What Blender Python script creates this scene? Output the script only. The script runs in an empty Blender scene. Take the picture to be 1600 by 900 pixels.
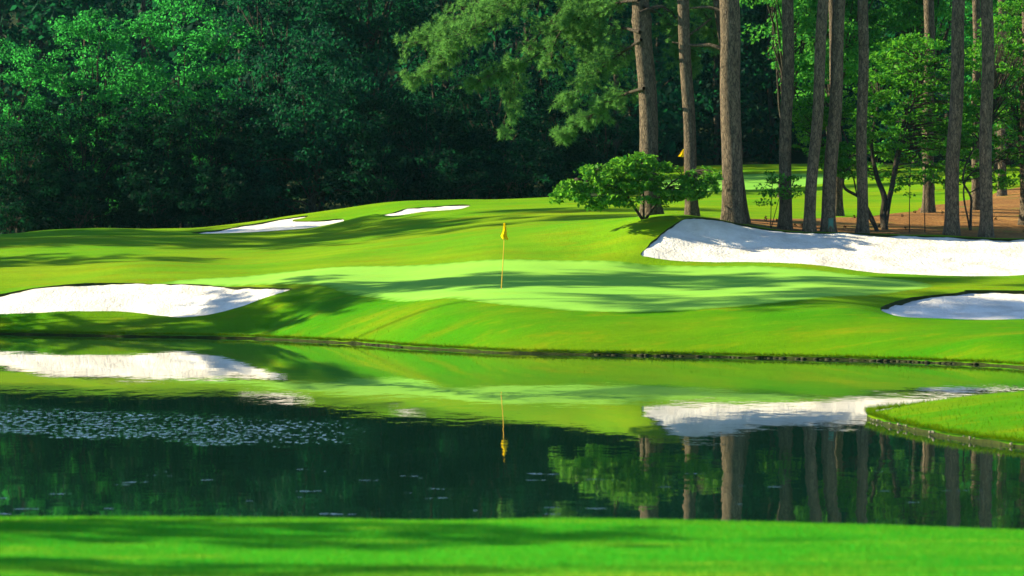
import bpy, math, random
import numpy as np
from mathutils import Vector
from mathutils.geometry import delaunay_2d_cdt

random.seed(7); RNG = np.random.default_rng(7)
SC = bpy.context.scene
COL = SC.collection
R = math.radians

# ------------------------------------------------------------ camera, sky, sun, exposure
F, HZ, CAMZ = 5400.0, 352.0, 4.0           # focal length and horizon row in photo pixels, eye height over the pond
cam = bpy.data.cameras.new('camera')
cam.sensor_width = 36.0; cam.lens = 36.0 * F / 1600.0
cam.shift_y = -(450 - HZ) / 1600.0
cam.clip_start = 1.0; cam.clip_end = 4000.0
cam.dof.use_dof = True; cam.dof.focus_distance = 125.0; cam.dof.aperture_fstop = 2.4
camo = bpy.data.objects.new('camera', cam); COL.objects.link(camo)
camo.location = (0, 0, CAMZ); camo.rotation_euler = (R(90), 0, 0)
SC.camera = camo

SUN_EL, SUN_BACK = 25.0, 9.0               # low morning sun from the left, a little behind the scene
world = bpy.data.worlds.new('World'); SC.world = world; world.use_nodes = True
wn = world.node_tree.nodes; wl = world.node_tree.links
wn.clear()
wo = wn.new('ShaderNodeOutputWorld'); wb = wn.new('ShaderNodeBackground'); ws = wn.new('ShaderNodeTexSky')
ws.sky_type = 'NISHITA'; ws.sun_disc = False
ws.sun_elevation = R(SUN_EL); ws.sun_rotation = R(-(90 - SUN_BACK))
ws.air_density = 1.0; ws.dust_density = 0.2; ws.ozone_density = 3.0
wb.inputs['Strength'].default_value = 0.075
wl.new(ws.outputs[0], wb.inputs[0]); wl.new(wb.outputs[0], wo.inputs[0])
sun = bpy.data.lights.new('sun', 'SUN'); sun.energy = 5.0; sun.angle = R(0.6); sun.color = (1.0, 0.85, 0.53)
suno = bpy.data.objects.new('sun', sun); COL.objects.link(suno)
SDIR = Vector((-math.cos(R(SUN_BACK)) * math.cos(R(SUN_EL)), math.sin(R(SUN_BACK)) * math.cos(R(SUN_EL)), math.sin(R(SUN_EL))))
suno.rotation_euler = SDIR.to_track_quat('Z', 'Y').to_euler()
suno.location = SDIR * 300
SC.view_settings.view_transform = 'Standard'; SC.view_settings.look = 'None'
SC.view_settings.exposure = 1.78; SC.view_settings.gamma = 1.0; SC.view_settings.use_curve_mapping = False
SC.cycles.max_bounces = 6; SC.cycles.diffuse_bounces = 3; SC.cycles.transmission_bounces = 4
SC.cycles.transparent_max_bounces = 4
SC.cycles.use_denoising = True

def D(Y):
    return Y if Y <= 127 else (127 + (Y - 127) * 0.5 if Y <= 145 else Y - 9.0)
def P(px, py, Y):
    Y = D(Y)
    return ((px - 800) / F * Y, Y, CAMZ - (py - HZ) / F * Y)
def XY(px, Y):
    Y = D(Y)
    return ((px - 800) / F * Y, Y)

# ------------------------------------------------------------ helpers
def tag(o, label=None, cat=None, group=None, kind=None):
    if label: o['label'] = label
    if cat: o['category'] = cat
    if group: o['group'] = group
    if kind: o['kind'] = kind
    return o
def link(name, me, mats=None, parent=None):
    o = bpy.data.objects.new(name, me); COL.objects.link(o)
    if mats is not None:
        for m in (mats if isinstance(mats, (list, tuple)) else [mats]):
            me.materials.append(m)
    if parent: o.parent = parent
    return o
def empty(name, loc=(0, 0, 0), rz=0.0, sc=1.0):
    o = bpy.data.objects.new(name, None); COL.objects.link(o)
    o.location = loc; o.rotation_euler = (0, 0, rz); o.scale = (sc, sc, sc); o.empty_display_size = 0.3
    return o
def npmesh(name, V, Fc, smooth=False, mat_idx=None):
    """V (n,3), Fc (m,k) with k = 3 or 4"""
    V = np.asarray(V, dtype=np.float32); Fc = np.asarray(Fc, dtype=np.int32)
    me = bpy.data.meshes.new(name)
    me.vertices.add(len(V)); me.vertices.foreach_set('co', V.ravel())
    k = Fc.shape[1]
    me.loops.add(Fc.size); me.loops.foreach_set('vertex_index', Fc.ravel())
    me.polygons.add(len(Fc))
    me.polygons.foreach_set('loop_start', np.arange(0, Fc.size, k, dtype=np.int32))
    me.polygons.foreach_set('loop_total', np.full(len(Fc), k, dtype=np.int32))
    if smooth: me.polygons.foreach_set('use_smooth', np.ones(len(Fc), dtype=bool))
    if mat_idx is not None: me.polygons.foreach_set('material_index', np.asarray(mat_idx, dtype=np.int32))
    me.update(calc_edges=True); me.validate()
    return me
def catmull(pts, step, closed=True):
    pts = [np.array(p, float) for p in pts]; n = len(pts); out = []
    rng = range(n) if closed else range(n - 1)
    for i in rng:
        if closed: p0, p1, p2, p3 = pts[i - 1], pts[i], pts[(i + 1) % n], pts[(i + 2) % n]
        else: p0, p1, p2, p3 = pts[max(i - 1, 0)], pts[i], pts[i + 1], pts[min(i + 2, n - 1)]
        # centripetal-ish: shorten tangents to stop overshoot
        L = np.linalg.norm(p2 - p1); m = max(1, int(L / step))
        t1 = (p2 - p0); t2 = (p3 - p1)
        t1 = t1 / (np.linalg.norm(t1) + 1e-9) * L; t2 = t2 / (np.linalg.norm(t2) + 1e-9) * L
        for k in range(m):
            t = k / m; a = 2*t**3 - 3*t**2 + 1; b = t**3 - 2*t**2 + t; c = -2*t**3 + 3*t**2; d = t**3 - t**2
            out.append(a*p1 + b*t1 + c*p2 + d*t2)
    if not closed: out.append(pts[-1])
    return np.array(out)
def inpoly(poly, pts):
    x, y = pts[:, 0], pts[:, 1]; ins = np.zeros(len(pts), bool)
    n = len(poly); j = n - 1
    for i in range(n):
        xi, yi = poly[i]; xj, yj = poly[j]
        c = ((yi > y) != (yj > y))
        if c.any():
            xx = (xj - xi) * (y - yi) / (yj - yi + 1e-12) + xi
            ins ^= c & (x < xx)
        j = i
    return ins
def vnoise(p, s, seed=0):
    """cheap smooth 2D value noise in -1..1"""
    q = np.asarray(p)[:, :2] * s + seed * 17.3
    i = np.floor(q).astype(np.int64); f = q - i; f = f*f*(3 - 2*f)
    def h(a, b):
        n = (a * 374761393 + b * 668265263 + seed * 974711) & 0x7fffffff
        n = ((n ^ (n >> 13)) * 1274126177) & 0x7fffffff
        return ((n ^ (n >> 16)) & 0xffff) / 32767.5 - 1
    a, b = i[:, 0], i[:, 1]
    return (h(a, b)*(1-f[:, 0]) + h(a+1, b)*f[:, 0])*(1-f[:, 1]) + (h(a, b+1)*(1-f[:, 0]) + h(a+1, b+1)*f[:, 0])*f[:, 1]

# ------------------------------------------------------------ materials
class NT:
    def __init__(s, name):
        s.m = bpy.data.materials.new(name); s.m.use_nodes = True
        s.t = s.m.node_tree; s.t.nodes.clear()
        s.out = s.n('ShaderNodeOutputMaterial')
    def n(s, typ, **kw):
        nd = s.t.nodes.new(typ)
        for k, v in kw.items():
            if k.startswith('_'): setattr(nd, k[1:], v)
            else:
                key = k.replace('__', ' ')
                nd.inputs[int(key[1:]) if key[0] == 'i' and key[1:].isdigit() else key].default_value = v
        return nd
    def l(s, a, b): s.t.links.new(a, b); return b
    def coords(s, scale=(1, 1, 1), obj=False, rot=(0, 0, 0)):
        if obj: src = s.n('ShaderNodeTexCoord').outputs['Object']
        else: src = s.n('ShaderNodeNewGeometry').outputs['Position']
        mp = s.n('ShaderNodeMapping'); mp.inputs['Scale'].default_value = scale; mp.inputs['Rotation'].default_value = rot
        s.l(src, mp.inputs['Vector']); return mp.outputs[0]
    def noise(s, scale, vec=None, detail=3, rough=0.55):
        nd = s.n('ShaderNodeTexNoise'); nd.inputs['Scale'].default_value = scale
        nd.inputs['Detail'].default_value = detail; nd.inputs['Roughness'].default_value = rough
        if vec is not None: s.l(vec, nd.inputs['Vector'])
        return nd.outputs['Fac']
    def ramp(s, fac, stops):
        nd = s.n('ShaderNodeValToRGB'); el = nd.color_ramp.elements
        while len(el) < len(stops): el.new(0.5)
        for e, (p, c) in zip(el, stops): e.position = p; e.color = (*c, 1) if len(c) == 3 else c
        s.l(fac, nd.inputs['Fac']); return nd.outputs['Color']
    def mix(s, fac, a, b, blend='MIX'):
        nd = s.n('ShaderNodeMix', _data_type='RGBA', _blend_type=blend)
        for sock, v in ((nd.inputs[0], fac), (nd.inputs[6], a), (nd.inputs[7], b)):
            if isinstance(v, (int, float)): sock.default_value = v
            elif isinstance(v, tuple): sock.default_value = (*v, 1)
            else: s.l(v, sock)
        return nd.outputs[2]
    def math(s, op, a, b=None, c=None):
        nd = s.n('ShaderNodeMath', _operation=op)
        for sock, v in zip(nd.inputs, (a, b, c)):
            if v is None: continue
            if isinstance(v, (int, float)): sock.default_value = v
            else: s.l(v, sock)
        return nd.outputs[0]
    def smooth(s, v, a, b):
        nd = s.n('ShaderNodeMapRange', _interpolation_type='SMOOTHSTEP')
        nd.inputs[1].default_value = a; nd.inputs[2].default_value = b
        s.l(v, nd.inputs[0]); return nd.outputs[0]
    def bump(s, height, strength=0.5, dist=0.02, normal=None):
        nd = s.n('ShaderNodeBump'); nd.inputs['Strength'].default_value = strength; nd.inputs['Distance'].default_value = dist
        s.l(height, nd.inputs['Height'])
        if normal is not None: s.l(normal, nd.inputs['Normal'])
        return nd.outputs[0]
    def principled(s, color, rough=0.8, normal=None, spec=0.3, **kw):
        nd = s.n('ShaderNodeBsdfPrincipled')
        if isinstance(color, tuple): nd.inputs['Base Color'].default_value = (*color, 1)
        else: s.l(color, nd.inputs['Base Color'])
        nd.inputs['Roughness'].default_value = rough; nd.inputs['Specular IOR Level'].default_value = spec
        for k, v in kw.items(): nd.inputs[k.replace('__', ' ')].default_value = v
        if normal is not None: s.l(normal, nd.inputs['Normal'])
        s.l(nd.outputs[0], s.out.inputs[0]); return nd

def grass_mat(name, c1, c2, dry, dry_amt=0.5, stripe=0.0, rough_h=0.01, fine=26.0, grain=0.45, upper=None, collar=None):
    t = NT(name)
    big = t.noise(0.16, t.coords((0.6, 1.0, 1)), 4, 0.6)
    mid = t.noise(1.3, t.coords((0.5, 1.0, 1)), 4, 0.6)
    fin = t.noise(fine, t.coords(), 3, 0.7)
    col = t.mix(t.smooth(big, 0.35, 0.68), c1, c2)
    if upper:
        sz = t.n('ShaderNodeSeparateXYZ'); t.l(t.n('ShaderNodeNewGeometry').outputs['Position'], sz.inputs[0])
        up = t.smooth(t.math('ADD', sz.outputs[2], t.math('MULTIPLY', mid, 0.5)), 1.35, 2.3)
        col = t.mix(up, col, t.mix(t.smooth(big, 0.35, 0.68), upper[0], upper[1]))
    col = t.mix(t.math('MULTIPLY', t.smooth(mid, 0.5, 0.78), dry_amt), col, dry)
    b2 = t.noise(0.33, t.coords((0.35, 1.4, 1)), 3, 0.6)
    col = t.mix(t.math('MULTIPLY', t.smooth(b2, 0.5, 0.75), dry_amt * 0.8), col, dry)
    if stripe:
        sp = t.n('ShaderNodeSeparateXYZ'); t.l(t.coords(), sp.inputs[0])
        w = t.math('SINE', t.math('MULTIPLY', t.math('ADD', sp.outputs[1], t.math('MULTIPLY', sp.outputs[0], 0.12)), 2 * math.pi / 1.7))
        col = t.mix(t.math('MULTIPLY', t.math('ADD', t.math('MULTIPLY', w, 0.5), 0.5), stripe), col, tuple(x * 0.62 for x in c1))
    if collar:
        at = t.n('ShaderNodeAttribute', _attribute_name='edge_dist')
        col = t.mix(t.smooth(t.math('ADD', at.outputs['Fac'], t.math('MULTIPLY', mid, 0.5)), 0.2, 0.8), collar, col)
    cl = t.noise(4.5, t.coords((0.8, 1.0, 1)), 4, 0.7)
    hv = t.n('ShaderNodeHueSaturation'); t.l(col, hv.inputs['Color'])
    t.l(t.math('ADD', t.math('MULTIPLY', fin, 0.55), t.math('ADD', t.math('MULTIPLY', cl, grain), 0.725 - grain * 0.5)), hv.inputs['Value'])
    nrm = t.bump(cl, 0.8, rough_h * 2.2, t.bump(fin, 0.9, rough_h))
    t.principled(hv.outputs[0], 0.85, nrm, 0.02)
    return t.m

M = {}
M['green'] = grass_mat('putting_turf', (0.165, 0.400, 0.052), (0.195, 0.420, 0.054), (0.26, 0.40, 0.05), 0.3, 0.10, 0.003, 40, 0.2, None, (0.075, 0.215, 0.012))
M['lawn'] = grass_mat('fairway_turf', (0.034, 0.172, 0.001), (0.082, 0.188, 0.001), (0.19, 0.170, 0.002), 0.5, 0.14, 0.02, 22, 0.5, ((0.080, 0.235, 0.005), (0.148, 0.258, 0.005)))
M['tee'] = grass_mat('tee_turf', (0.006, 0.235, 0.006), (0.028, 0.265, 0.006), (0.26, 0.30, 0.012), 0.8, 0.0, 0.015, 30)
M['green2'] = grass_mat('far_putting_turf', (0.130, 0.340, 0.045), (0.16, 0.38, 0.05), (0.24, 0.36, 0.05), 0.2, 0.1, 0.003, 30)

def make_sand():
    t = NT('white_sand')
    a = t.noise(0.9, t.coords(), 5, 0.6); b = t.noise(6.0, t.coords((1, 0.6, 1)), 5, 0.65); c = t.noise(60, t.coords(), 2)
    col = t.ramp(a, [(0.3, (0.52, 0.49, 0.44)), (0.6, (0.72, 0.70, 0.66))])
    nrm = t.bump(b, 0.8, 0.11, t.bump(c, 0.6, 0.015))
    t.principled(col, 0.9, nrm, 0.1); return t.m
M['sand'] = make_sand()
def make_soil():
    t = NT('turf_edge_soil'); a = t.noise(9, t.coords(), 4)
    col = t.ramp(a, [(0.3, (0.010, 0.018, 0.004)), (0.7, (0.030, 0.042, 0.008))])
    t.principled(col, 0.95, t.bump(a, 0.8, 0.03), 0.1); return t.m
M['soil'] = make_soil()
def make_straw():
    t = NT('pine_straw')
    a = t.noise(0.5, t.coords(), 4); b = t.noise(7, t.coords((1, 1, 1)), 5, 0.7); c = t.noise(40, t.coords((1, .3, 1)), 3, 0.7)
    col = t.ramp(b, [(0.3, (0.085, 0.038, 0.013)), (0.5, (0.20, 0.095, 0.030)), (0.72, (0.36, 0.20, 0.075))])
    col = t.mix(t.math('MULTIPLY', t.smooth(a, 0.5, 0.75), 0.5), col, (0.42, 0.24, 0.07))
    g = t.noise(0.45, t.coords((0.6, 1, 1)), 5, 0.7)
    col = t.mix(t.math('MULTIPLY', t.smooth(g, 0.54, 0.66), 0.75), col, (0.07, 0.15, 0.02))
    t.principled(col, 0.9, t.bump(c, 0.9, 0.05, t.bump(b, 0.7, 0.1)), 0.1); return t.m
M['straw'] = make_straw()
def make_litter():
    t = NT('leaf_litter'); b = t.noise(3, t.coords(), 5, 0.7)
    col = t.ramp(b, [(0.3, (0.010, 0.022, 0.008)), (0.7, (0.03, 0.045, 0.016))])
    t.principled(col, 0.95, t.bump(b, 0.8, 0.1), 0.05); return t.m
M['litter'] = make_litter()
def make_bark(name, dark, mid, light):
    t = NT(name)
    v = t.n('ShaderNodeTexVoronoi', _feature='DISTANCE_TO_EDGE'); v.inputs['Scale'].default_value = 14.0
    nz = t.n('ShaderNodeTexNoise'); nz.inputs['Scale'].default_value = 3.0; nz.inputs['Detail'].default_value = 4
    cc = t.coords((1, 1, 0.34), obj=True)
    t.l(cc, nz.inputs['Vector'])
    va = t.n('ShaderNodeVectorMath', _operation='MULTIPLY_ADD'); t.l(nz.outputs['Color'], va.inputs[0])
    va.inputs[1].default_value = (0.25, 0.25, 0.25); t.l(cc, va.inputs[2]); t.l(va.outputs[0], v.inputs['Vector'])
    fin = t.noise(9, cc, 4, 0.65)
    plate = t.math('ADD', t.math('MULTIPLY', t.smooth(v.outputs['Distance'], 0.0, 0.16), 0.6), 0.4)
    col = t.ramp(fin, [(0.3, mid), (0.65, light)])
    col = t.mix(plate, dark, col)
    h = t.math('ADD', plate, t.math('MULTIPLY', fin, 0.5))
    t.principled(col, 0.9, t.bump(h, 1.0, 0.028), 0.15); return t.m
M['pine_bark'] = make_bark('pine_bark', (0.009, 0.008, 0.007), (0.036, 0.030, 0.024), (0.150, 0.118, 0.086))
M['grey_bark'] = make_bark('grey_bark', (0.008, 0.007, 0.006), (0.024, 0.020, 0.016), (0.065, 0.055, 0.045))
def make_leaf(name, c1, c2, c3, trans=0.45, tcol=None, rough=0.6, spec=0.04):
    t = NT(name)
    g = t.n('ShaderNodeNewGeometry')
    col = t.ramp(g.outputs['Random Per Island'], [(0.0, c1), (0.55, c2), (1.0, c3)])
    big = t.noise(0.35, t.coords(), 3)
    hv = t.n('ShaderNodeHueSaturation'); t.l(col, hv.inputs['Color'])
    t.l(t.math('ADD', t.math('MULTIPLY', big, 0.8), 0.6), hv.inputs['Value'])
    d = t.n('ShaderNodeBsdfPrincipled'); t.l(hv.outputs[0], d.inputs['Base Color'])
    d.inputs['Roughness'].default_value = rough; d.inputs['Specular IOR Level'].default_value = spec
    tr = t.n('ShaderNodeBsdfTranslucent')
    t.l(t.mix(0.6, hv.outputs[0], tcol or tuple(min(1, x * 1.6) for x in c3)), tr.inputs['Color'])
    mx = t.n('ShaderNodeMixShader'); mx.inputs[0].default_value = trans
    t.l(d.outputs[0], mx.inputs[1]); t.l(tr.outputs[0], mx.inputs[2]); t.l(mx.outputs[0], t.out.inputs[0])
    return t.m
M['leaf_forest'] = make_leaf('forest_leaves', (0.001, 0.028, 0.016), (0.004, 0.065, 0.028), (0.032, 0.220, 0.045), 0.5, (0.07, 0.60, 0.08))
M['leaf_dark'] = make_leaf('shade_toned_leaves', (0.0005, 0.006, 0.005), (0.001, 0.011, 0.009), (0.003, 0.028, 0.016), 0.34, (0.012, 0.13, 0.04), 0.6, 0.03)  # shade at the foot of the wood is put into this leaf colour
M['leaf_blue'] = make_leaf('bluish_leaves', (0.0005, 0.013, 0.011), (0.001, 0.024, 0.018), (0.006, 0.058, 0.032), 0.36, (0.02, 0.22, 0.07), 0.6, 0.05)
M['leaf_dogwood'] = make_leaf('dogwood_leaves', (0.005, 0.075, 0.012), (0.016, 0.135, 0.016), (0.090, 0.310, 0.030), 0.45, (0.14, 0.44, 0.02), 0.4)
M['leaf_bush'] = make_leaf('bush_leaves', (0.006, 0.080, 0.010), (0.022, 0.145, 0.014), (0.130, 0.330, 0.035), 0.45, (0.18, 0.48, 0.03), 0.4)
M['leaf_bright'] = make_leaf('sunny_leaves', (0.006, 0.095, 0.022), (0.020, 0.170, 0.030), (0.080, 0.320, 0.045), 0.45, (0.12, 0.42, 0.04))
M['needle'] = make_leaf('pine_needles', (0.022, 0.110, 0.030), (0.052, 0.175, 0.042), (0.130, 0.270, 0.065), 0.45, (0.17, 0.44, 0.09))

def make_water():
    t = NT('pond_water')
    pos = t.n('ShaderNodeNewGeometry').outputs['Position']
    sp = t.n('ShaderNodeSeparateXYZ'); t.l(pos, sp.inputs[0]); X, Y = sp.outputs[0], sp.outputs[1]
    edge = t.noise(0.5, t.coords((1, 1, 1)), 4, 0.7)
    eo = t.math('MULTIPLY', t.math('SUBTRACT', edge, 0.5), 6.0)
    v = t.math('ADD', t.math('ADD', Y, t.math('MULTIPLY', t.math('ADD', X, 9.8), 0.70)), eo)
    m1 = t.math('MULTIPLY', t.smooth(v, 66.0, 67.0), t.math('SUBTRACT', 1.0, t.smooth(v, 73.0, 77.0)))
    m1 = t.math('MULTIPLY', m1, t.math('SUBTRACT', 1.0, t.smooth(X, -5.0, -1.5)))
    # single cat's paws near the tee bank
    sp1 = t.noise(1.0, t.coords((1.1, 2.2, 1)), 2, 0.5)
    m2 = t.math('MULTIPLY', t.smooth(sp1, 0.68, 0.72), t.math('SUBTRACT', 1.0, t.smooth(Y, 55, 58)))
    # dull ruffled strip by the right shore
    m3 = t.math('MULTIPLY', t.smooth(X, 9.0, 14.0), t.math('MULTIPLY', t.smooth(Y, 82.0, 86.0), t.math('SUBTRACT', 1.0, t.smooth(Y, 92.0, 97.0))))
    calm = t.noise(1.0, t.coords((0.55, 0.20, 1)), 2, 0.5)
    calm2 = t.noise(1.0, t.coords((3.5, 1.6, 1)), 2, 0.5)
    fl = t.noise(1.0, t.coords((8.5, 2.8, 1)), 2, 0.6)
    zone = t.noise(1.0, t.coords((0.8, 0.45, 1)), 4, 0.7)
    fleck = t.math('MULTIPLY', t.smooth(t.math('ADD', fl, t.math('MULTIPLY', zone, 0.42)), 0.66, 1.02), m1)
    paw = t.math('MULTIPLY', t.smooth(fl, 0.42, 0.55), m2)
    tilt = t.math('ADD', t.math('MULTIPLY', t.math('MAXIMUM', fleck, paw), -0.20), t.math('MULTIPLY', m3, t.math('MULTIPLY', t.math('SUBTRACT', 0.42, fl), 0.02)))
    n0 = t.bump(calm, 1.0, 0.007)
    n1 = t.bump(calm2, 1.0, 0.0011, n0)
    cx = t.n('ShaderNodeCombineXYZ'); t.l(tilt, cx.inputs[1])
    ad = t.n('ShaderNodeVectorMath', _operation='ADD'); t.l(n1, ad.inputs[0]); t.l(cx.outputs[0], ad.inputs[1])
    b = t.n('ShaderNodeVectorMath', _operation='NORMALIZE'); t.l(ad.outputs[0], b.inputs[0])
    p = t.principled((0.003, 0.020, 0.012), 0.015, b.outputs[0], 0.5, IOR=1.5)
    return t.m
M['water'] = make_water()
def plain(name, c, rough=0.6, spec=0.3, scale=20, amt=0.15):
    t = NT(name); n = t.noise(scale, t.coords(obj=True), 3)
    col = t.mix(t.math('MULTIPLY', n, amt * 2), c, tuple(x * 0.5 for x in c))
    t.principled(col, rough, None, spec); return t.m
M['stone'] = plain('edging_stone', (0.032, 0.036, 0.018), 0.9, 0.1, 8, 0.4)
M['pebble'] = plain('pale_pebble', (0.20, 0.195, 0.15), 0.9, 0.2, 8, 0.3)
M['flagpole'] = plain('yellow_pole_paint', (0.62, 0.36, 0.03), 0.4)
M['post'] = plain('grey_green_paint', (0.06, 0.17, 0.13), 0.6)
M['cup'] = plain('white_cup', (0.8, 0.8, 0.8), 0.5)
M['cone'] = plain('pine_cone_brown', (0.05, 0.026, 0.012), 0.9, 0.1)
def make_cloth():
    t = NT('yellow_flag_cloth'); n = t.noise(14, t.coords(obj=True), 3)
    c = t.mix(t.math('MULTIPLY', n, 0.4), (0.88, 0.66, 0.008), (0.80, 0.52, 0.006))
    d = t.n('ShaderNodeBsdfDiffuse'); t.l(c, d.inputs[0]); tr = t.n('ShaderNodeBsdfTranslucent'); t.l(c, tr.inputs[0])
    mx = t.n('ShaderNodeMixShader'); mx.inputs[0].default_value = 0.4
    t.l(d.outputs[0], mx.inputs[1]); t.l(tr.outputs[0], mx.inputs[2]); t.l(mx.outputs[0], t.out.inputs[0]); return t.m
M['cloth'] = make_cloth()

# ------------------------------------------------------------ terrain heights
shore_far = [(-190, 128.8), (0, 127.3), (110, 125.6), (210, 124.2), (330, 122.8), (400, 121.7), (480, 119.2), (560, 116.6),
             (640, 112.8), (720, 110.2), (785, 108.3), (900, 107.0), (1000, 106.0), (1120, 104.8), (1230, 103.6), (1330, 102.4),
             (1420, 101.2), (1500, 99.6), (1560, 98.4), (1620, 96.0), (1700, 93.0)]
pond_pts = [XY(*p) for p in shore_far] + [(24, 88), (27, 84), (23, 80.5), (17, 79), (12.5, 77.6), (9.2, 75.5), (7.6, 72.8), (7.45, 70.4),
            (7.7, 68.0), (8.15, 65.6), (8.7, 63.6), (9.4, 61.6), (11.5, 57), (14, 51), (14.5, 44), (11, 39.6), (5, 38.4), (0, 38.5),
            (-6, 38.8), (-11, 41), (-16, 50), (-19, 66), (-21, 88), (-23.5, 108), (-26, 120), (-25.5, 127)]
POND = catmull(pond_pts, 0.16)
POND += np.stack([vnoise(POND, 1.1, 3), vnoise(POND, 1.1, 4)], 1) * 0.10 + np.stack([vnoise(POND, 4.0, 5), vnoise(POND, 4.0, 6)], 1) * 0.035

# bunker outlines: (px, py, Y) -> world
B = {}
B['near_left'] = ([(-160, 470, 133), (-60, 467, 133.6), (0, 460, 134), (60, 450, 134.4), (120, 443, 134.6), (200, 441, 134.5), (300, 443, 133), (380, 447.5, 130.3),
                   (440, 449.5, 127.6), (457, 451, 126.9), (432, 459, 126.6), (380, 476, 126.4), (320, 490, 126.3), (270, 494, 126.5), (200, 488.5, 128.3), (110, 487, 129),
                   (0, 490.5, 129.6), (-90, 496, 130), (-170, 490, 131)], 0.055)
B['back_right'] = ([(1003, 399, 131.5), (1012, 385, 133.2), (1025, 371, 135), (1043, 356, 137), (1060, 346, 138.5), (1078, 340.5, 139.6), (1110, 342, 140.3), (1150, 349, 140.8),
                    (1215, 360, 140.8), (1270, 363.5, 140.5), (1350, 364.5, 140.4), (1450, 368.5, 140), (1600, 373, 139), (1720, 378, 137.5), (1790, 395, 133), (1740, 418, 127.5),
                    (1600, 430, 124.9), (1500, 432, 124.9), (1420, 429, 125.4), (1330, 421.5, 127), (1290, 416, 128), (1180, 410, 129.6), (1060, 408, 130.6), (1018, 404, 131)], 0.05)
B['front_right'] = ([(1376, 486, 111), (1388, 475.5, 113), (1412, 468.5, 114.6), (1440, 463.5, 115.6), (1494, 459, 116.4), (1503, 455.5, 117.2), (1516, 452.5, 118), (1600, 454, 118),
                     (1700, 458, 117.4), (1770, 470, 115), (1750, 490, 111), (1690, 499, 109), (1600, 500.5, 108.6), (1520, 500.5, 108.7), (1450, 498.5, 109.2), (1400, 494, 109.9)], 0.13)
B['far_left'] = ([(300, 364, 168), (350, 357.5, 170.2), (410, 348, 172), (455, 341, 173), (480, 337.5, 173.4), (474, 341.5, 172.4), (458, 345, 171.5), (490, 345.5, 171), (530, 342, 171.2),
                  (538, 345, 169.6), (545, 348, 168.6), (510, 352.5, 167.6), (440, 359, 166.8), (370, 363, 166.8)], 0.06)
B['far_strip'] = ([(588, 334, 167.0), (630, 326.5, 169.2), (680, 321.5, 170.6), (730, 319.5, 171.0), (722, 324.5, 169.6), (690, 328.5, 168.6), (640, 333, 167.6), (605, 336.5, 167.0)], 0.035)
BUNK = {}
for k, (pl, lip) in B.items():
    w = [P(*q) for q in pl]
    o = catmull([q[:2] for q in w], 0.14)
    a = 0.03 if k.startswith('far') else 0.05
    o += np.stack([vnoise(o, 1.6, 11), vnoise(o, 1.6, 12)], 1) * a + np.stack([vnoise(o, 6, 13), vnoise(o, 6, 14)], 1) * a * 0.5
    BUNK[k] = o

ctrl = []
def C(px, py, Y): ctrl.append(P(px, py, Y))
for k, (pl, lip) in B.items():
    for q in pl: C(*q)
for q in ([(-300, 450, 140), (-300, 400, 155), (-300, 372, 172)]
  + [(0, 447, 138), (0, 430, 143), (0, 400, 153), (0, 366, 172), (90, 357, 172.5), (100, 415, 147), (100, 440, 138)]
  + [(200, 430, 138), (200, 415, 143), (200, 392, 153), (200, 356, 172.5), (280, 358.5, 172), (300, 375, 160), (330, 366, 165.6)]
  + [(400, 432, 136), (400, 410, 147), (400, 387, 156), (400, 368, 163.5), (420, 508, 124)]
  + [(500, 490, 122), (500, 452, 126), (500, 425, 134), (500, 405, 143), (500, 380, 155), (500, 362, 163), (530, 327, 174.5)]
  + [(600, 500, 117.7), (620, 470, 121), (600, 440, 128), (600, 418, 135), (600, 400, 143), (600, 365, 158), (600, 342, 165), (600, 315.5, 175), (700, 311, 175.5), (680, 332, 165)]
  + [(690, 500, 114), (690, 470, 117.5)]
  + [(785, 520, 110.2), (785, 497, 112), (785, 476, 115), (785, 450, 120), (785, 425, 127), (785, 408, 132), (785, 390, 138), (785, 360, 148), (785, 335, 160), (785, 310, 176)]
  + [(900, 525, 108.4), (900, 484, 112.8), (900, 450, 120.3), (900, 408, 131), (900, 390, 136)]
  + [(1000, 525, 107.8), (1000, 487, 112), (1000, 450, 120.5), (1000, 414, 129.5), (940, 388, 135), (950, 360, 140.5), (985, 343, 143), (900, 345, 150), (880, 325, 165), (870, 309, 176)]
  + [(1200, 525, 105.8), (1200, 480, 111.2), (1200, 450, 119), (1200, 425, 125.8), (1100, 450, 120), (1100, 482, 111.8), (1300, 465, 113.5), (1300, 438, 121.5)]
  + [(1110, 377, 136), (1150, 393, 133.4), (1250, 395, 133.4), (1400, 402, 131.5), (1550, 405, 130.5)]
  + [(1400, 532, 103.2), (1340, 480, 110), (1400, 449, 119.6), (1500, 444, 120.8), (1600, 441, 121.5), (1550, 535, 100.6), (1600, 520, 102.5), (1450, 486, 112.6), (1560, 488, 112.2)]
  + [(1018, 336, 143), (1083, 337, 142), (1143, 347, 142.3), (1226, 359, 142.3), (1347, 364, 142.2), (1486, 366, 141.6), (1540, 370, 141), (1640, 373, 141.5)]
  + [(1310, 338, 156), (1450, 333, 157), (1524, 328, 158), (1565, 305, 172), (1640, 298, 172), (1350, 325, 162), (1250, 330, 160), (1150, 329, 160), (1080, 322, 162), (1640, 335, 156)]
  + [(1250, 305, 182), (1200, 300, 192), (1250, 290, 203), (1150, 283, 212), (1200, 259, 236), (1110, 262, 235), (1300, 270, 222), (1500, 285, 190), (1640, 280, 185), (1500, 262, 228), (1000, 312, 172), (1000, 300, 190), (1066, 298, 205)]):
    C(*q)
def CX(x, y, z): ctrl.append((x, y, z))
for px, z in ((-300, 2.6), (0, 2.7), (200, 2.9), (400, 3.3), (600, 4.2), (785, 4.5), (900, 4.9)): CX(*XY(px, 184), z)
for px, z in ((-300, 3.0), (0, 3.0), (300, 3.2), (600, 4.2), (900, 5.6)): CX(*XY(px, 205), z)
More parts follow.
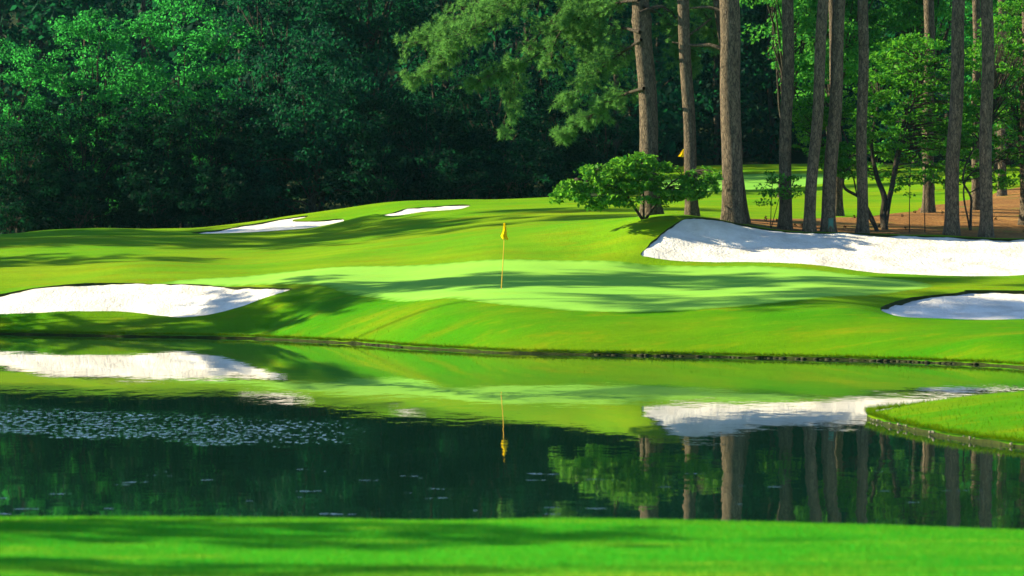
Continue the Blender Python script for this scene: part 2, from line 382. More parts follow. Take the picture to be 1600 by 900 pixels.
for x in (-60, -30, 0, 30, 60): CX(x, 260, 8.3); CX(x, 330, 8)
for x, y, z in ((-60, 130, 3), (-34, 125, 2.0), (-60, 170, 3.5), (-50, 90, 2.0), (-32, 90, 1.4), (-40, 55, 1.8), (-26, 35, 1.7), (45, 90, 2.2), (40, 60, 1.4), (28, 45, 1.4), (45, 125, 3.4), (45, 160, 5),
                (30, 108, 1.9), (30, 72, 0.9), (24, 68, 0.7), (-90, 100, 4), (90, 100, 4), (-90, 0, 4), (90, 0, 4), (0, -60, 3.5), (0, -25, 2.7), (15, -5, 2.4), (-15, -5, 2.4),
                (0, 5, 2.2), (-120, 220, 7), (120, 220, 8), (-150, 300, 9), (150, 300, 9), (-150, -80, 5), (150, -80, 5)): CX(x, y, z)
for px in (-500, 0, 400, 800, 1200, 1600, 2100):
    py = 817 if px <= 800 else 817 + (px - 800) * 0.021
    C(px, py, 36.0); CX(*XY(px, 37.4), 0.58)
    CX(*XY(px, 30), 1.20); CX(*XY(px, 24), 1.47); CX(*XY(px, 16), 1.85)
for q in ((1440, 632, 71.2), (1500, 620.5, 73.2), (1600, 613, 74.4), (1700, 608, 75), (1480, 655, 68), (1600, 655, 66.5), (1600, 685, 63.2), (1700, 680, 62.5)): C(*q)
for i in range(0, len(POND), 14): CX(POND[i, 0], POND[i, 1], 0.07)
ctrl = np.array(ctrl)

def tps_fit(p, z, lam=0.02):
    n = len(p); d2 = ((p[:, None] - p[None]) ** 2).sum(-1)
    K = 0.5 * d2 * np.log(d2 + 1e-12)
    A = np.zeros((n + 3, n + 3)); A[:n, :n] = K + lam * np.eye(n)
    A[:n, n] = 1; A[:n, n+1:] = p; A[n, :n] = 1; A[n+1:, :n] = p.T
    return np.linalg.solve(A, np.concatenate([z, np.zeros(3)]))
TW = tps_fit(ctrl[:, :2], ctrl[:, 2])
def tps(q):
    q = np.asarray(q, float); out = np.empty(len(q)); n = len(ctrl)
    for s in range(0, len(q), 8000):
        b = q[s:s+8000]; d2 = ((b[:, None] - ctrl[None, :, :2]) ** 2).sum(-1)
        out[s:s+8000] = (0.5 * d2 * np.log(d2 + 1e-12)) @ TW[:n] + TW[n] + b @ TW[n+1:]
    far = np.clip((np.hypot(q[:, 0], q[:, 1] - 120) - 190) / 60, 0, 1)
    rise = np.clip(q[:, 1] - 248, 0, 110) * 0.22 * np.clip((np.abs(q[:, 0]) * -1 + 260) / 80, 0, 1)
    return out * (1 - far) + 9.0 * far + rise
def land(q):
    q = np.asarray(q, float); z = tps(q)
    z += vnoise(q, 0.22, 21) * 0.05 + vnoise(q, 0.7, 22) * 0.02
    return z
def gz(x, y): return float(land(np.array([[x, y]]))[0])

# zone outlines
GREEN = catmull([XY(*p) for p in [(250, 133.5), (330, 135.5), (420, 137), (520, 137), (650, 134.5), (800, 132.2), (930, 130.8), (1010, 129.6), (1100, 128.8), (1250, 126.8), (1360, 124.6), (1440, 122), (1455, 119.6), (1410, 117),
                                  (1330, 114.4), (1240, 112.4), (1120, 111.6), (1000, 111.9), (900, 112.7), (800, 114.6), (700, 117.6), (620, 121), (540, 124.8), (480, 127.6), (420, 129.6), (330, 132)]], 0.3)
STRAW = catmull([XY(*p) for p in [(1128, 141.6), (1180, 141.7), (1260, 141.4), (1350, 141.3), (1450, 140.9), (1600, 140), (1720, 139), (1900, 140), (2100, 160), (1900, 183), (1640, 178.5), (1560, 174.5), (1500, 166.5), (1440, 160), (1400, 157.5),
                                  (1330, 155), (1250, 153), (1190, 152), (1130, 149), (1100, 145)]], 0.5)
STRAW += np.stack([vnoise(STRAW, 0.8, 31), vnoise(STRAW, 0.8, 32)], 1) * 0.35
GREEN2 = catmull([XY(*p) for p in [(1020, 215), (1080, 203), (1180, 199), (1290, 204), (1330, 212), (1290, 219), (1180, 222), (1080, 222)]], 0.8)
LITTER = catmull([(-170, 150), (-60, 178), (-33, 178), (-26, 179), (-17, 178.5), (-10, 179), (-3, 180), (2.5, 181), (6, 200), (9, 238), (20, 243), (34, 230), (52, 205), (80, 190), (170, 180), (200, 300), (0, 420), (-200, 300)], 1.5)
LITTER[:, 1] -= np.where(LITTER[:, 1] < 260, 9.0, 0.0)
zones = [('pond', POND), ('green', GREEN), ('green2', GREEN2), ('straw', STRAW), ('litter', LITTER)] + [('sand_' + k, v) for k, v in BUNK.items()]

def build_ground():
    rows = np.concatenate([np.arange(16, 40, 0.4), np.arange(40, 60, 1.5), np.arange(60, 80, 0.35), np.arange(80, 95, 1.0), np.arange(95, 146, 0.28), np.arange(146, 180, 0.42), np.arange(180, 250, 1.6)])
    t = np.linspace(-1.3, 1.3, 250)
    gx = []; 
    for y in rows:
        hw = 0.148 * y + 0.6
        x = t * hw; gx.append(np.stack([x, np.full_like(x, y)], 1))
    grid = np.concatenate(gx)
    ox, oy = np.meshgrid(np.arange(-260, 261, 5.0), np.arange(-120, 420, 5.0)); outer = np.stack([ox.ravel(), oy.ravel()], 1)
    hw = (0.148 * outer[:, 1] + 0.6) * 1.3 + 1.0
    outer = outer[(np.abs(outer[:, 0]) > hw) | (outer[:, 1] < 15) | (outer[:, 1] > 251)]
    fx, fy = np.meshgrid(np.linspace(-600, 600, 13), np.linspace(-450, 750, 13)); far = np.stack([fx.ravel(), fy.ravel()], 1)
    far = far[(np.abs(far[:, 0]) > 280) | (far[:, 1] < -140) | (far[:, 1] > 440)]
    pts = np.concatenate([grid, outer, far]); pts = pts + (RNG.random(pts.shape) - 0.5) * 0.02
    # keep grid points clear of outlines; drop open water except a few
    allb = np.concatenate([z for _, z in zones])
    cell = {}
    keys = np.floor(allb / 0.5).astype(int)
    for i, k in enumerate(map(tuple, keys)): cell.setdefault(k, []).append(i)
    keep = np.ones(len(pts), bool)
    pk = np.floor(pts / 0.5).astype(int)
    for i, (a, b) in enumerate(pk):
        near = []
        for da in (-1, 0, 1):
            for db in (-1, 0, 1):
                near += cell.get((a + da, b + db), ())
        if near:
            d2 = ((allb[near] - pts[i]) ** 2).sum(1).min()
            if d2 < 0.0064: keep[i] = False
    inw = inpoly(POND[::4], pts); keep &= ~(inw & (RNG.random(len(pts)) > 0.02))
    pts = pts[keep]
    verts = [Vector(p) for p in pts]; edges = []
    for _, z in zones:
        s = len(verts); verts += [Vector(p) for p in z]; n = len(z)
        edges += [(s + i, s + (i + 1) % n) for i in range(n)]
    vo, eo, fo, _, _, _ = delaunay_2d_cdt(verts, edges, [], 0, 1e-5)
    V = np.array([(v.x, v.y) for v in vo]); T = np.array([f for f in fo if len(f) == 3])
    cen = V[T].mean(1)
    zone = np.zeros(len(T), int)
    for i, (nm, z) in enumerate(zones): 
        step = 1
        zone[inpoly(z[::step], cen)] = i + 1
    return V, T, zone
GV, GT, GZONE = build_ground()
GZ = land(GV)
# orientation up
a, b, c = GV[GT[:, 0]], GV[GT[:, 1]], GV[GT[:, 2]]
flip = ((b[:, 0]-a[:, 0])*(c[:, 1]-a[:, 1]) - (b[:, 1]-a[:, 1])*(c[:, 0]-a[:, 0])) < 0
GT[flip] = GT[flip][:, ::-1]
# shoreline vertices held just above the water
pond_v = np.unique(GT[GZONE == 1]); land_v = np.unique(GT[GZONE != 1])
shore_v = np.intersect1d(pond_v, land_v)
GZ[shore_v] = 0.055 + vnoise(GV[shore_v], 2.5, 41) * 0.02
not_shore = np.setdiff1d(land_v, shore_v)
GZ[not_shore] = np.maximum(GZ[not_shore], 0.06)

def submesh(name, mask, mats, dz=None):
    T = GT[mask]; u, inv = np.unique(T, return_inverse=True)
    V = np.column_stack([GV[u], GZ[u]])
    if dz is not None: V[:, 2] += dz(V)
    return npmesh(name, V, inv.reshape(T.shape), True)
def border_edges(maskA, maskB):
    def edge_set(T):
        e = np.concatenate([T[:, [0, 1]], T[:, [1, 2]], T[:, [2, 0]]]); return {(int(a), int(b)) for a, b in e}
    A, Bs = edge_set(GT[maskA]), edge_set(GT[maskB])
    return [(a, b) for (a, b) in A if (b, a) in Bs]
def skirt(name, edges, depth, mat, parent):
    idx = {}; V = []; Fc = []
    def g(i):
        if i not in idx:
            idx[i] = len(V); x, y = GV[i]; z = GZ[i]
            V.append((x, y, z + 0.004)); V.append((x, y, z - depth))
        return idx[i]
    for a_, b_ in edges:
        p, q = g(a_), g(b_); Fc.append((p, p + 1, q + 1, q))
    return link(name, npmesh(name, np.array(V), np.array(Fc)), mat, parent)

znames = [z[0] for z in zones]
zi = {n: i + 1 for i, n in enumerate(znames)}
tee_mask = (GZONE == 0) & (GV[GT].mean(1)[:, 1] < 50)
lawn_mask = (GZONE == 0) & ~tee_mask
lawn = link('lawn', submesh('lawn', lawn_mask, None), M['lawn']); tag(lawn, kind='structure')
tee = link('tee_bank', submesh('tee_bank', tee_mask, None), M['tee']); tag(tee, kind='structure')
pg = link('putting_green', submesh('putting_green', GZONE == zi['green'], None), M['green']); tag(pg, kind='structure')
def edge_attr(ob, outline):
    n = len(ob.data.vertices); co = np.empty(n * 3, np.float32); ob.data.vertices.foreach_get('co', co); q = co.reshape(-1, 3)[:, :2]
    dd = np.empty(n, np.float32); pp = outline[::2]
    for s0 in range(0, n, 4000): dd[s0:s0+4000] = np.sqrt(((q[s0:s0+4000, None] - pp[None]) ** 2).sum(-1).min(1))
    at = ob.data.attributes.new('edge_dist', 'FLOAT', 'POINT'); at.data.foreach_set('value', dd)
edge_attr(pg, GREEN)
pg2 = link('far_putting_green', submesh('far_putting_green', GZONE == zi['green2'], None), M['green2']); tag(pg2, kind='structure')
straw = link('pine_straw_ground', submesh('pine_straw_ground', GZONE == zi['straw'], None), M['straw']); tag(straw, kind='structure')
litter = link('forest_floor', submesh('forest_floor', GZONE == zi['litter'], None), M['litter']); tag(litter, kind='structure')
nonpond = (GZONE != 1)
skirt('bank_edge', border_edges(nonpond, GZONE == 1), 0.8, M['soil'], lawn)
for k, (pl, lip) in B.items():
    msk = GZONE == zi['sand_' + k]
    def dz(V, lip=lip, k=k):
        n = vnoise(V, 1.3, 51) * 0.05 + vnoise(V, 4.0, 52) * 0.018 + vnoise(V, 9.0, 53) * 0.008
        return -lip + n * (0.6 if k.startswith('far') else 1.0)
    o = link('bunker_sand', submesh('bunker_sand', msk, None, dz), M['sand']); tag(o, kind='structure')
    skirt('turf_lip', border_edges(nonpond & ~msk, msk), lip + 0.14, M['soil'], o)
# water and pond bed
def poly_sheet(name, x0, x1, y0, y1, z, mat):
    o = link(name, npmesh(name, [(x0, y0, z), (x1, y0, z), (x1, y1, z), (x0, y1, z)], [(0, 1, 2, 3)]), mat); return o
tag(poly_sheet('pond_water', -47, 29, 37, 132.5, 0.0, M['water']), kind='structure')
tag(poly_sheet('pond_bed', -48, 30, 36.8, 133, -0.7, M['litter']), kind='structure')

# ------------------------------------------------------------ plants: generators
def rot_frames(n):
    v = RNG.normal(size=(n, 3)); return v / np.linalg.norm(v, axis=1, keepdims=True)
def leaves(cent, nrm, size, aspect=0.6, droop=0.25):
    """one folded four-corner leaf per centre"""
    n = len(cent); size = np.broadcast_to(size, (n,))[:, None]
    r = rot_frames(n); u = np.cross(nrm, r); u /= (np.linalg.norm(u, axis=1, keepdims=True) + 1e-9)
    w = np.cross(nrm, u)
    base = cent - u * size * 0.5; tip = cent + u * size * 0.5 - nrm * size * droop
    le = cent + w * size * aspect * 0.5 - nrm * size * 0.06; ri = cent - w * size * aspect * 0.5 - nrm * size * 0.06
    V = np.stack([base, le, tip, ri], 1).reshape(-1, 3)
    return V, np.arange(4 * n).reshape(n, 4)
def clump_leaves(centers, radii, per, size, flat=0.6, up=0.5):
    k = len(centers); c = np.repeat(centers, per, 0); r = np.repeat(radii, per)
    d = rot_frames(k * per); rad = RNG.random(k * per) ** 0.4
    off = d * (rad * r)[:, None]; off[:, 2] *= flat
    nrm = d * 0.7 + rot_frames(k * per) * 0.8 + np.array([0, 0, up]); nrm /= np.linalg.norm(nrm, axis=1, keepdims=True)
    return leaves(c + off, nrm, size * (0.65 + 0.7 * RNG.random(k * per)))
def tube(path, radii, sides=8, wob=0.0, vo=0):
    path = np.asarray(path, float); n = len(path)
    tan = np.gradient(path, axis=0); tan /= np.linalg.norm(tan, axis=1, keepdims=True) + 1e-9
    ref = np.array([0.0, 1.0, 0.0]) if abs(tan[:, 1]).mean() < 0.8 else np.array([1.0, 0, 0])
    u = np.cross(tan, ref); u /= np.linalg.norm(u, axis=1, keepdims=True) + 1e-9; w = np.cross(tan, u)
    an = np.linspace(0, 2*math.pi, sides, endpoint=False)
    rr = np.asarray(radii)[:, None] * (1 + wob * (RNG.random((n, sides)) - 0.5))
    V = path[:, None] + (np.cos(an)[None, :, None] * u[:, None] + np.sin(an)[None, :, None] * w[:, None]) * rr[:, :, None]
    i = np.arange(n - 1)[:, None] * sides; j = np.arange(sides)[None]; j2 = (j + 1) % sides
    Fc = np.stack([i + j, i + j2, i + sides + j2, i + sides + j], -1).reshape(-1, 4)
    return V.reshape(-1, 3), Fc + vo
def merge(parts):
    Vs, Fs, o = [], [], 0
    for v, f in parts: Vs.append(v); Fs.append(f + o); o += len(v)
    return np.concatenate(Vs), np.concatenate(Fs)
def curve(p0, p1, sag=0.0, n=7, jit=0.0):
    t = np.linspace(0, 1, n)[:, None]; p0 = np.array(p0, float); p1 = np.array(p1, float)
    c = p0 + (p1 - p0) * t; c[:, 2] += (sag * 4 * t * (1 - t))[:, 0]
    if jit: c[1:-1] += RNG.normal(size=(n - 2, 3)) * jit
    return c

def broadleaf(name, h, ells, n_clump, per, leaf, tr, mat_leaf, bark='grey_bark', clump_r=(0.6, 1.3), trunks=1, flat=0.6, shell=0.55):
    """trunk + limbs + leafy crown, origin at the foot; ells: (cx,cy,cz,rx,ry,rz)"""
    ells = np.array(ells, float); vol = ells[:, 3] * ells[:, 4] + ells[:, 3] * ells[:, 5]; pick = RNG.choice(len(ells), n_clump, p=vol / vol.sum())
    d = rot_frames(n_clump); rad = shell + (1 - shell) * RNG.random(n_clump)
    # uneven outline: radial lobes
    lob = 0.80 + 0.28 * vnoise(np.column_stack([np.arctan2(d[:, 1], d[:, 0]) * 2.2 + pick * 5, d[:, 2] * 2.5]), 1.0, int(h * 10) % 97)
    cen = ells[pick, :3] + d * (rad * lob)[:, None] * ells[pick, 3:]
    cen[:, 2] = np.maximum(cen[:, 2], 0.35)
    rr = clump_r[0] + (clump_r[1] - clump_r[0]) * RNG.random(n_clump)
    V, Fc = clump_leaves(cen, rr, per, leaf, flat)
    V[:, 2] = np.maximum(V[:, 2], 0.05)
    crown = npmesh(name + '_crown', V, Fc)
    parts = []
    top = ells[:, 2].max()
    for k in range(trunks):
        lean = RNG.normal(size=2) * (0.25 if trunks == 1 else 0.9)
        foot = np.array([RNG.normal() * 0.12 * (trunks > 1), RNG.normal() * 0.12 * (trunks > 1), -0.25])
        tp = np.array([ells[:, 0].mean() + lean[0], ells[:, 1].mean() + lean[1], top * 0.95])
        path = curve(foot, tp, 0, 12, 0.10); rads = tr * (1 - 0.8 * np.linspace(0, 1, 12)); rads[0] *= 1.5
        parts.append(tube(path, rads, 9))
        for i in RNG.choice(n_clump, min(n_clump, 26 // trunks), replace=False):
            s = 0.25 + 0.6 * RNG.random(); q = path[int(s * 11)]
            if cen[i, 2] < q[2]: q = path[max(2, int(s * 5))]
            L = np.linalg.norm(cen[i] - q)
            parts.append(tube(curve(q, cen[i], 0.06 * L, 6, 0.04 * L ** 0.5), np.linspace(tr * 0.32, 0.015, 6), 5))
    tv, tf = merge(parts); wood = npmesh(name + '_trunk', tv, tf, True)
    crown.materials.append(M[mat_leaf]); wood.materials.append(M[bark])
    return crown, wood
def place_tree(name, meshes, x, y, sc, rz, label, cat='tree', group=None, sz=None, z=None):
    t = empty(name, (x, y, (gz(x, y) if z is None else z)), rz); t.scale = (sc, sc, sz or sc)
    tag(t, label, cat, group)
    link('crown', meshes[0], None, t); link('trunk', meshes[1], None, t)
    return t

def needles(tips, dirs, length, per=18, width=0.016, spread=0.9):
    n = len(tips); c = np.repeat(tips, per, 0); dd = np.repeat(dirs, per, 0)
    v = dd + rot_frames(n * per) * spread; v /= np.linalg.norm(v, axis=1, keepdims=True)
    s = np.cross(v, rot_frames(n * per)); s /= np.linalg.norm(s, axis=1, keepdims=True) + 1e-9
    L = length * (0.6 + 0.6 * RNG.random(n * per))[:, None]
    a_ = c - s * width; b_ = c + s * width; t_ = c + v * L; t_[:, 2] -= (L[:, 0]) * 0.12
    return np.stack([a_, b_, t_], 1).reshape(-1, 3), np.arange(3 * n * per).reshape(-1, 3)
def bough(path, n_twig, twig_len, per_twig, start=0.25, hang=0.1):
    """twigs and needle tufts along a bough; returns wood tubes, tuft tips, tuft directions"""
    path = np.asarray(path, float); seg = np.linspace(0, 1, len(path))
    wood, tips, dirs = [], [], []
    for _ in range(n_twig):
        s = start + (1 - start) * RNG.random() ** 0.8
        p = np.array([np.interp(s, seg, path[:, i]) for i in range(3)])
        p2 = np.array([np.interp(min(1, s + 0.05), seg, path[:, i]) for i in range(3)]) + 1e-6
        ax = (p2 - p); ax /= np.linalg.norm(ax) + 1e-9
        d = ax * 0.6 + RNG.normal(size=3) * np.array([0.7, 0.7, 0.45]); d[2] -= hang; d /= np.linalg.norm(d)
        L = twig_len * (0.5 + 0.8 * RNG.random()) * (1.15 - 0.6 * s)
        e = p + d * L
        wood.append(tube(curve(p, e, -0.05 * L, 4, 0.02), np.linspace(0.016, 0.006, 4), 4))
        for q in range(per_twig):
            f = 0.35 + 0.65 * RNG.random()
            tp = p + (e - p) * f + RNG.normal(size=3) * 0.13 * L ** 0.5
            tips.append(tp); dd = d * 0.6 + np.array([0, 0, 0.45]) + RNG.normal(size=3) * 0.35; dirs.append(dd / np.linalg.norm(dd))
    return wood, tips, dirs
def pine_crown_generic(name, z0, z1, n=22):
    wood, tips, dirs = [], [], []
    for i in range(n):
        z = z0 + (z1 - z0) * (i + RNG.random()) / n; a = RNG.random() * 6.283
        L = (4.6 * (1 - 0.7 * (z - z0) / (z1 - z0))) * (0.6 + 0.6 * RNG.random())
        pth = curve((0, 0, z), (math.cos(a) * L, math.sin(a) * L, z + L * 0.15), -0.05 * L, 7, 0.08)
        wood.append(tube(pth, np.linspace(0.07, 0.02, 7), 5))
        w, tp, dr = bough(pth, 16, 1.1, 7, 0.3); wood += w; tips += tp; dirs += dr
    V, Fc = needles(np.array(tips), np.array(dirs), 0.34, 12, 0.022)
    wv, wf = merge(wood)
    cm = npmesh(name + '_needles', V, Fc); cm.materials.append(M['needle'])
    wm = npmesh(name + '_boughs', wv, wf, True); wm.materials.append(M['pine_bark'])
    return cm, wm
def pine_trunk_mesh(name, dx, r0, r1, H, bend=0.0, knot=None):
    """foot at the origin; dx = sideways run per metre of height"""
    n = 70; h = np.linspace(-0.4, H, n); s = np.clip(h / H, 0, 1)
    hs = np.minimum(h, 13) + np.maximum(h - 13, 0) * 0.3
    path = np.column_stack([dx * hs + bend * np.sin(np.clip(h, 0, 12) / 12 * math.pi) + 0.03 * np.sin(h * 1.1 + dx * 50), 0.04 * np.sin(h * 0.7), h])
    rad = r0 + (r1 - r0) * np.clip(h / 9.5, 0, 2.0); rad = np.maximum(rad, 0.05)
    rad *= 1 + 0.30 * np.exp(-np.clip(h, 0, 9) / 0.35)
    if knot: rad *= 1 + 0.22 * np.exp(-((h - knot) / 0.25) ** 2)
    V, Fc = tube(path, rad, 22, 0.035)
    # fluted foot
    ang = np.tile(np.linspace(0, 2*math.pi, 22, endpoint=False), n); hh = np.repeat(h, 22); cx = np.repeat(path, 22, 0)
    fl = 1 + 0.09 * np.sin(ang * 5 + dx * 90) * np.exp(-np.clip(hh, 0, 9) / 0.5) + 0.03 * np.sin(ang * 3 + hh * 0.8)
    V[:, :2] = cx[:, :2] + (V[:, :2] - cx[:, :2]) * fl[:, None]
    me = npmesh(name, V, Fc, True); me.materials.append(M['pine_bark'])
    return me, path

# ------------------------------------------------------------ pines on the right
gen_crown = pine_crown_generic('pine', 15.0, 25.0)
# (px base, Y, px at frame top, width base px, width top px, bend, knot, label)
PINES = [
 (1018, 144.6, 997, 35, 28, 0.12, 12.0, 'thick dark pine rising behind the leafy dogwood bush, boughs reaching left'),
 (1083, 143.4, 1067, 23, 19, 0.0, None, 'slim dark pine just right of the dogwood bush, beside the bunker top'),
 (1145, 142.0, 1139, 38, 33, 0.0, None, 'thickest pine trunk, pale sunlit bark, at the back of the large bunker'),
 (1160, 144.6, 1124, 22, 18, 0.0, None, 'leaning pine half hidden behind the thickest pine trunk'),
 (1226, 143.2, 1232, 23, 19, 0.0, None, 'straight dark pine with a small dogwood sapling at its foot'),
 (1264, 141.5, 1285, 21, 18, 0.05, None, 'pine leaning right, left one of the close pair above the bunker'),
 (1293, 142.2, 1311, 25, 20, 0.04, None, 'dark pine leaning right with the grey-green post at its foot'),
 (1311, 156.0, 1300, 18, 14, 0.0, None, 'thin pine farther back, seen just right of the leaning pair'),
 (1347, 142.95, 1350, 20, 17, -0.03, None, 'pale brown pine standing alone before the spreading dogwood'),
 (1450, 157.0, 1452, 21, 17, 0.0, None, 'pine set back on the straw with leaves hiding its middle'),
 (1486, 141.6, 1499, 26, 21, 0.0, None, 'thick pine at the bunker edge, left of the last two trunks'),
 (1524, 158.0, 1526, 16, 13, 0.0, None, 'slim reddish pine set back between two thicker trunks'),
 (1540, 141.0, 1543, 23, 20, 0.0, None, 'rightmost full pine trunk standing at the bunker edge'),
 (1565, 172.0, 1566, 15, 13, 0.0, None, 'farthest pine at the back edge of the straw, its upper trunk behind leaves'),
 (1602, 150.0, 1606, 22, 18, 0.0, None, 'pine trunk cut off by the right edge of the picture'),
]
pine_objs = []
for i, (pb, Y, pt, wb_, wt_, bend, knot, lab) in enumerate(PINES):
    x, y = XY(pb, Y); z = gz(x, y)
    ztop = CAMZ + HZ * D(Y) / F; xt = XY(pt, Y)[0]
    dx = (xt - x) / (ztop - z)
    t = empty('pine_tree', (x, y, z)); tag(t, lab, 'tree', 'pines behind the large bunker')
    me, path = pine_trunk_mesh('pine_trunk', dx, wb_ / 2 * D(Y) / F * 0.86, wt_ / 2 * D(Y) / F * 0.94, 26.0, bend, knot and knot - z + 0.0)
    link('trunk', me, None, t)
    tipx = path[-20, 0]
    c_ = link('crown', gen_crown[0], None, t); b_ = link('bough', gen_crown[1], None, t)
    for q in (c_, b_): q.location = (tipx, 0, 0); q.rotation_euler = (0, 0, i * 1.31)
    pine_objs.append((t, x, y, z))
# low boughs of the thick pine on the left, hanging into the picture
t0, tx, ty, tz = pine_objs[0]
def L0(px, py, Y):
    if Y < 143: Y = 144.6 + (143 - Y) * 1.3
    p = P(px, py, Y); return (p[0] - tx, p[1] - ty, p[2] - tz)
def polyb(pts): return catmull([L0(*p) for p in pts], 0.35, False)
BOUGHS = [
 (polyb([(1000, 50, 143), (968, 44, 142), (938, 56, 141), (905, 62, 140.2)]), 16, 0.9, 7, 0.2, 0.05),
 (polyb([(996, -40, 143), (930, -30, 141), (888, 2, 139.5), (848, 48, 138.6), (820, 84, 138), (808, 112, 137.6), (795, 165, 137.4), (782, 205, 137.2)]), 34, 0.9, 6, 0.35, 0.15),
 (polyb([(1000, -60, 143), (940, -40, 141), (905, 5, 140), (884, 36, 139.4), (850, 78, 138.9), (805, 105, 138.4), (765, 118, 138), (730, 135, 137.6)]), 46, 1.0, 8, 0.35, 0.05),
 (polyb([(1000, -120, 143), (900, -90, 140), (790, -30, 138), (710, 30, 137), (665, 62, 136.6), (630, 66, 136.4)]), 60, 1.25, 8, 0.35, 0.0),
 (polyb([(1000, -100, 143), (880, -60, 140.5), (780, 10, 139), (720, 62, 138.2), (685, 100, 137.8), (645, 128, 137.4)]), 60, 1.15, 8, 0.35, 0.05),
 (polyb([(1002, -80, 143.2), (880, -50, 142), (800, 0, 141.5), (750, 40, 141), (700, 60, 140.6)]), 46, 1.2, 8, 0.35, 0.0),
 (polyb([(1000, -30, 143), (950, -10, 141.6), (900, 20, 140.8), (870, 60, 140.2), (860, 100, 140)]), 40, 1.1, 8, 0.3, 0.0),
 (polyb([(1002, 62, 143), (975, 80, 142), (950, 98, 141.2), (920, 120, 140.6), (885, 155, 140.2)]), 40, 1.0, 7, 0.2, 0.1),
 (polyb([(1006, 138, 143), (975, 148, 142), (940, 168, 141.2), (905, 195, 140.6), (880, 212, 140.2)]), 42, 0.85, 7, 0.22, 0.0),
 (polyb([(1000, 20, 143), (1035, 10, 143.5), (1060, 35, 144), (1075, 80, 144.4)]), 18, 0.8, 6, 0.3, 0.1),
 (polyb([(1004, -50, 143.4), (1050, -30, 144.6), (1095, 10, 145.6), (1120, 60, 146.2)]), 36, 1.1, 7, 0.25, 0.1),
 (polyb([(1004, 10, 143.4), (1040, 30, 144.8), (1065, 70, 145.4), (1080, 110, 145.8)]), 26, 1.0, 7, 0.25, 0.1),
 (polyb([(1000, -90, 143), (960, -40, 141.6), (930, 10, 140.9), (915, 60, 140.4), (920, 100, 140.2)]), 40, 1.1, 8, 0.3, 0.1),
 (polyb([(998, 0, 143), (960, 5, 142.4), (930, 15, 142), (900, 30, 141.6)]), 26, 0.9, 7, 0.25, 0.05),
]
for pth, nt, tl, pt_, st, hg in BOUGHS:
    w, tp, dr = bough(pth, int(nt * 1.7), tl * 1.08, pt_ + 1, st, hg)
    main = tube(pth, np.linspace(0.075, 0.018, len(pth)), 7)
    wv, wf = merge([main] + w); me = npmesh('low_bough', wv, wf, True); me.materials.append(M['grey_bark']); bo = link('bough', me, None, t0)
    V, Fc = needles(np.array(tp), np.array(dr), 0.23, 24, 0.011, 0.95)
    me = npmesh('low_needles', V, Fc); me.materials.append(M['needle']); link('needles', me, None, bo)
# bare stub branches on the slim and the thick pine
def limb(parent, base, pts, r0, r1):
    px_, py_, pz_ = base
    pth = catmull([(P(*p)[0] - px_, P(*p)[1] - py_, P(*p)[2] - pz_) for p in pts], 0.2, False)
    v, f = tube(pth, np.linspace(r0, r1, len(pth)), 7); me = npmesh('limb', v, f, True); me.materials.append(M['pine_bark']); link('branch', me, None, parent)
limb(pine_objs[1][0], pine_objs[1][1:], [(1072, 58, 143.4), (1092, 44, 143.6), (1112, 28, 144)], 0.06, 0.03)
limb(pine_objs[2][0], pine_objs[2][1:], [(1130, 77, 142.3), (1108, 70, 142.6), (1085, 71, 143), (1050, 66, 143.4)], 0.09, 0.03)
limb(pine_objs[2][0], pine_objs[2][1:], [(1130, 18, 142.3), (1105, 11, 142.6), (1078, 13, 143)], 0.08, 0.03)

# ------------------------------------------------------------ dogwoods and saplings
def dogwood(name, clumps, stems, leaf, per, base, flat=0.38, mat='leaf_dogwood', rr=(0.22, 0.5)):
    """clumps: world-space centres; stems: list of world polylines with radii"""
    bx, by, bz = base; cen = np.array(clumps) - np.array(base)
    r = rr[0] + (rr[1] - rr[0]) * RNG.random(len(cen))
    k = len(cen); c = np.repeat(cen, per, 0); rad = np.repeat(r, per)
    d = rot_frames(k * per); off = d * (rad * RNG.random(k * per) ** 0.45)[:, None]; off[:, 2] *= flat
    nrm = rot_frames(k * per) * 0.75 + np.array([0, -0.1, 0.75]); nrm /= np.linalg.norm(nrm, axis=1, keepdims=True)
    V, Fc = leaves(c + off, nrm, leaf * (0.6 + 0.7 * RNG.random(k * per)), 0.62, 0.35)
    crown = npmesh(name + '_crown', V, Fc); crown.materials.append(M[mat])
    parts = []
    nodes = []
    for pts, r0, r1 in stems:
        pth = catmull([np.array(p) - np.array(base) for p in pts], 0.15, False)
        parts.append(tube(pth, np.linspace(r0, r1, len(pth)), 8, 0.06)); nodes.append(pth[len(pth) // 3:])
    nodes = np.concatenate(nodes)
    for i in range(k):
        if RNG.random() < 0.55:
            dd = ((nodes - cen[i]) ** 2).sum(1) + np.maximum(0, nodes[:, 2] - cen[i, 2]) * 3
            q = nodes[dd.argmin()]; L = np.linalg.norm(cen[i] - q)
            parts.append(tube(curve(q, cen[i], 0.08 * L, 5, 0.03), np.linspace(0.022, 0.006, 5), 4))
    tv, tf = merge(parts); wood = npmesh(name + '_stems', tv, tf, True); wood.materials.append(M['grey_bark'])
    return crown, wood
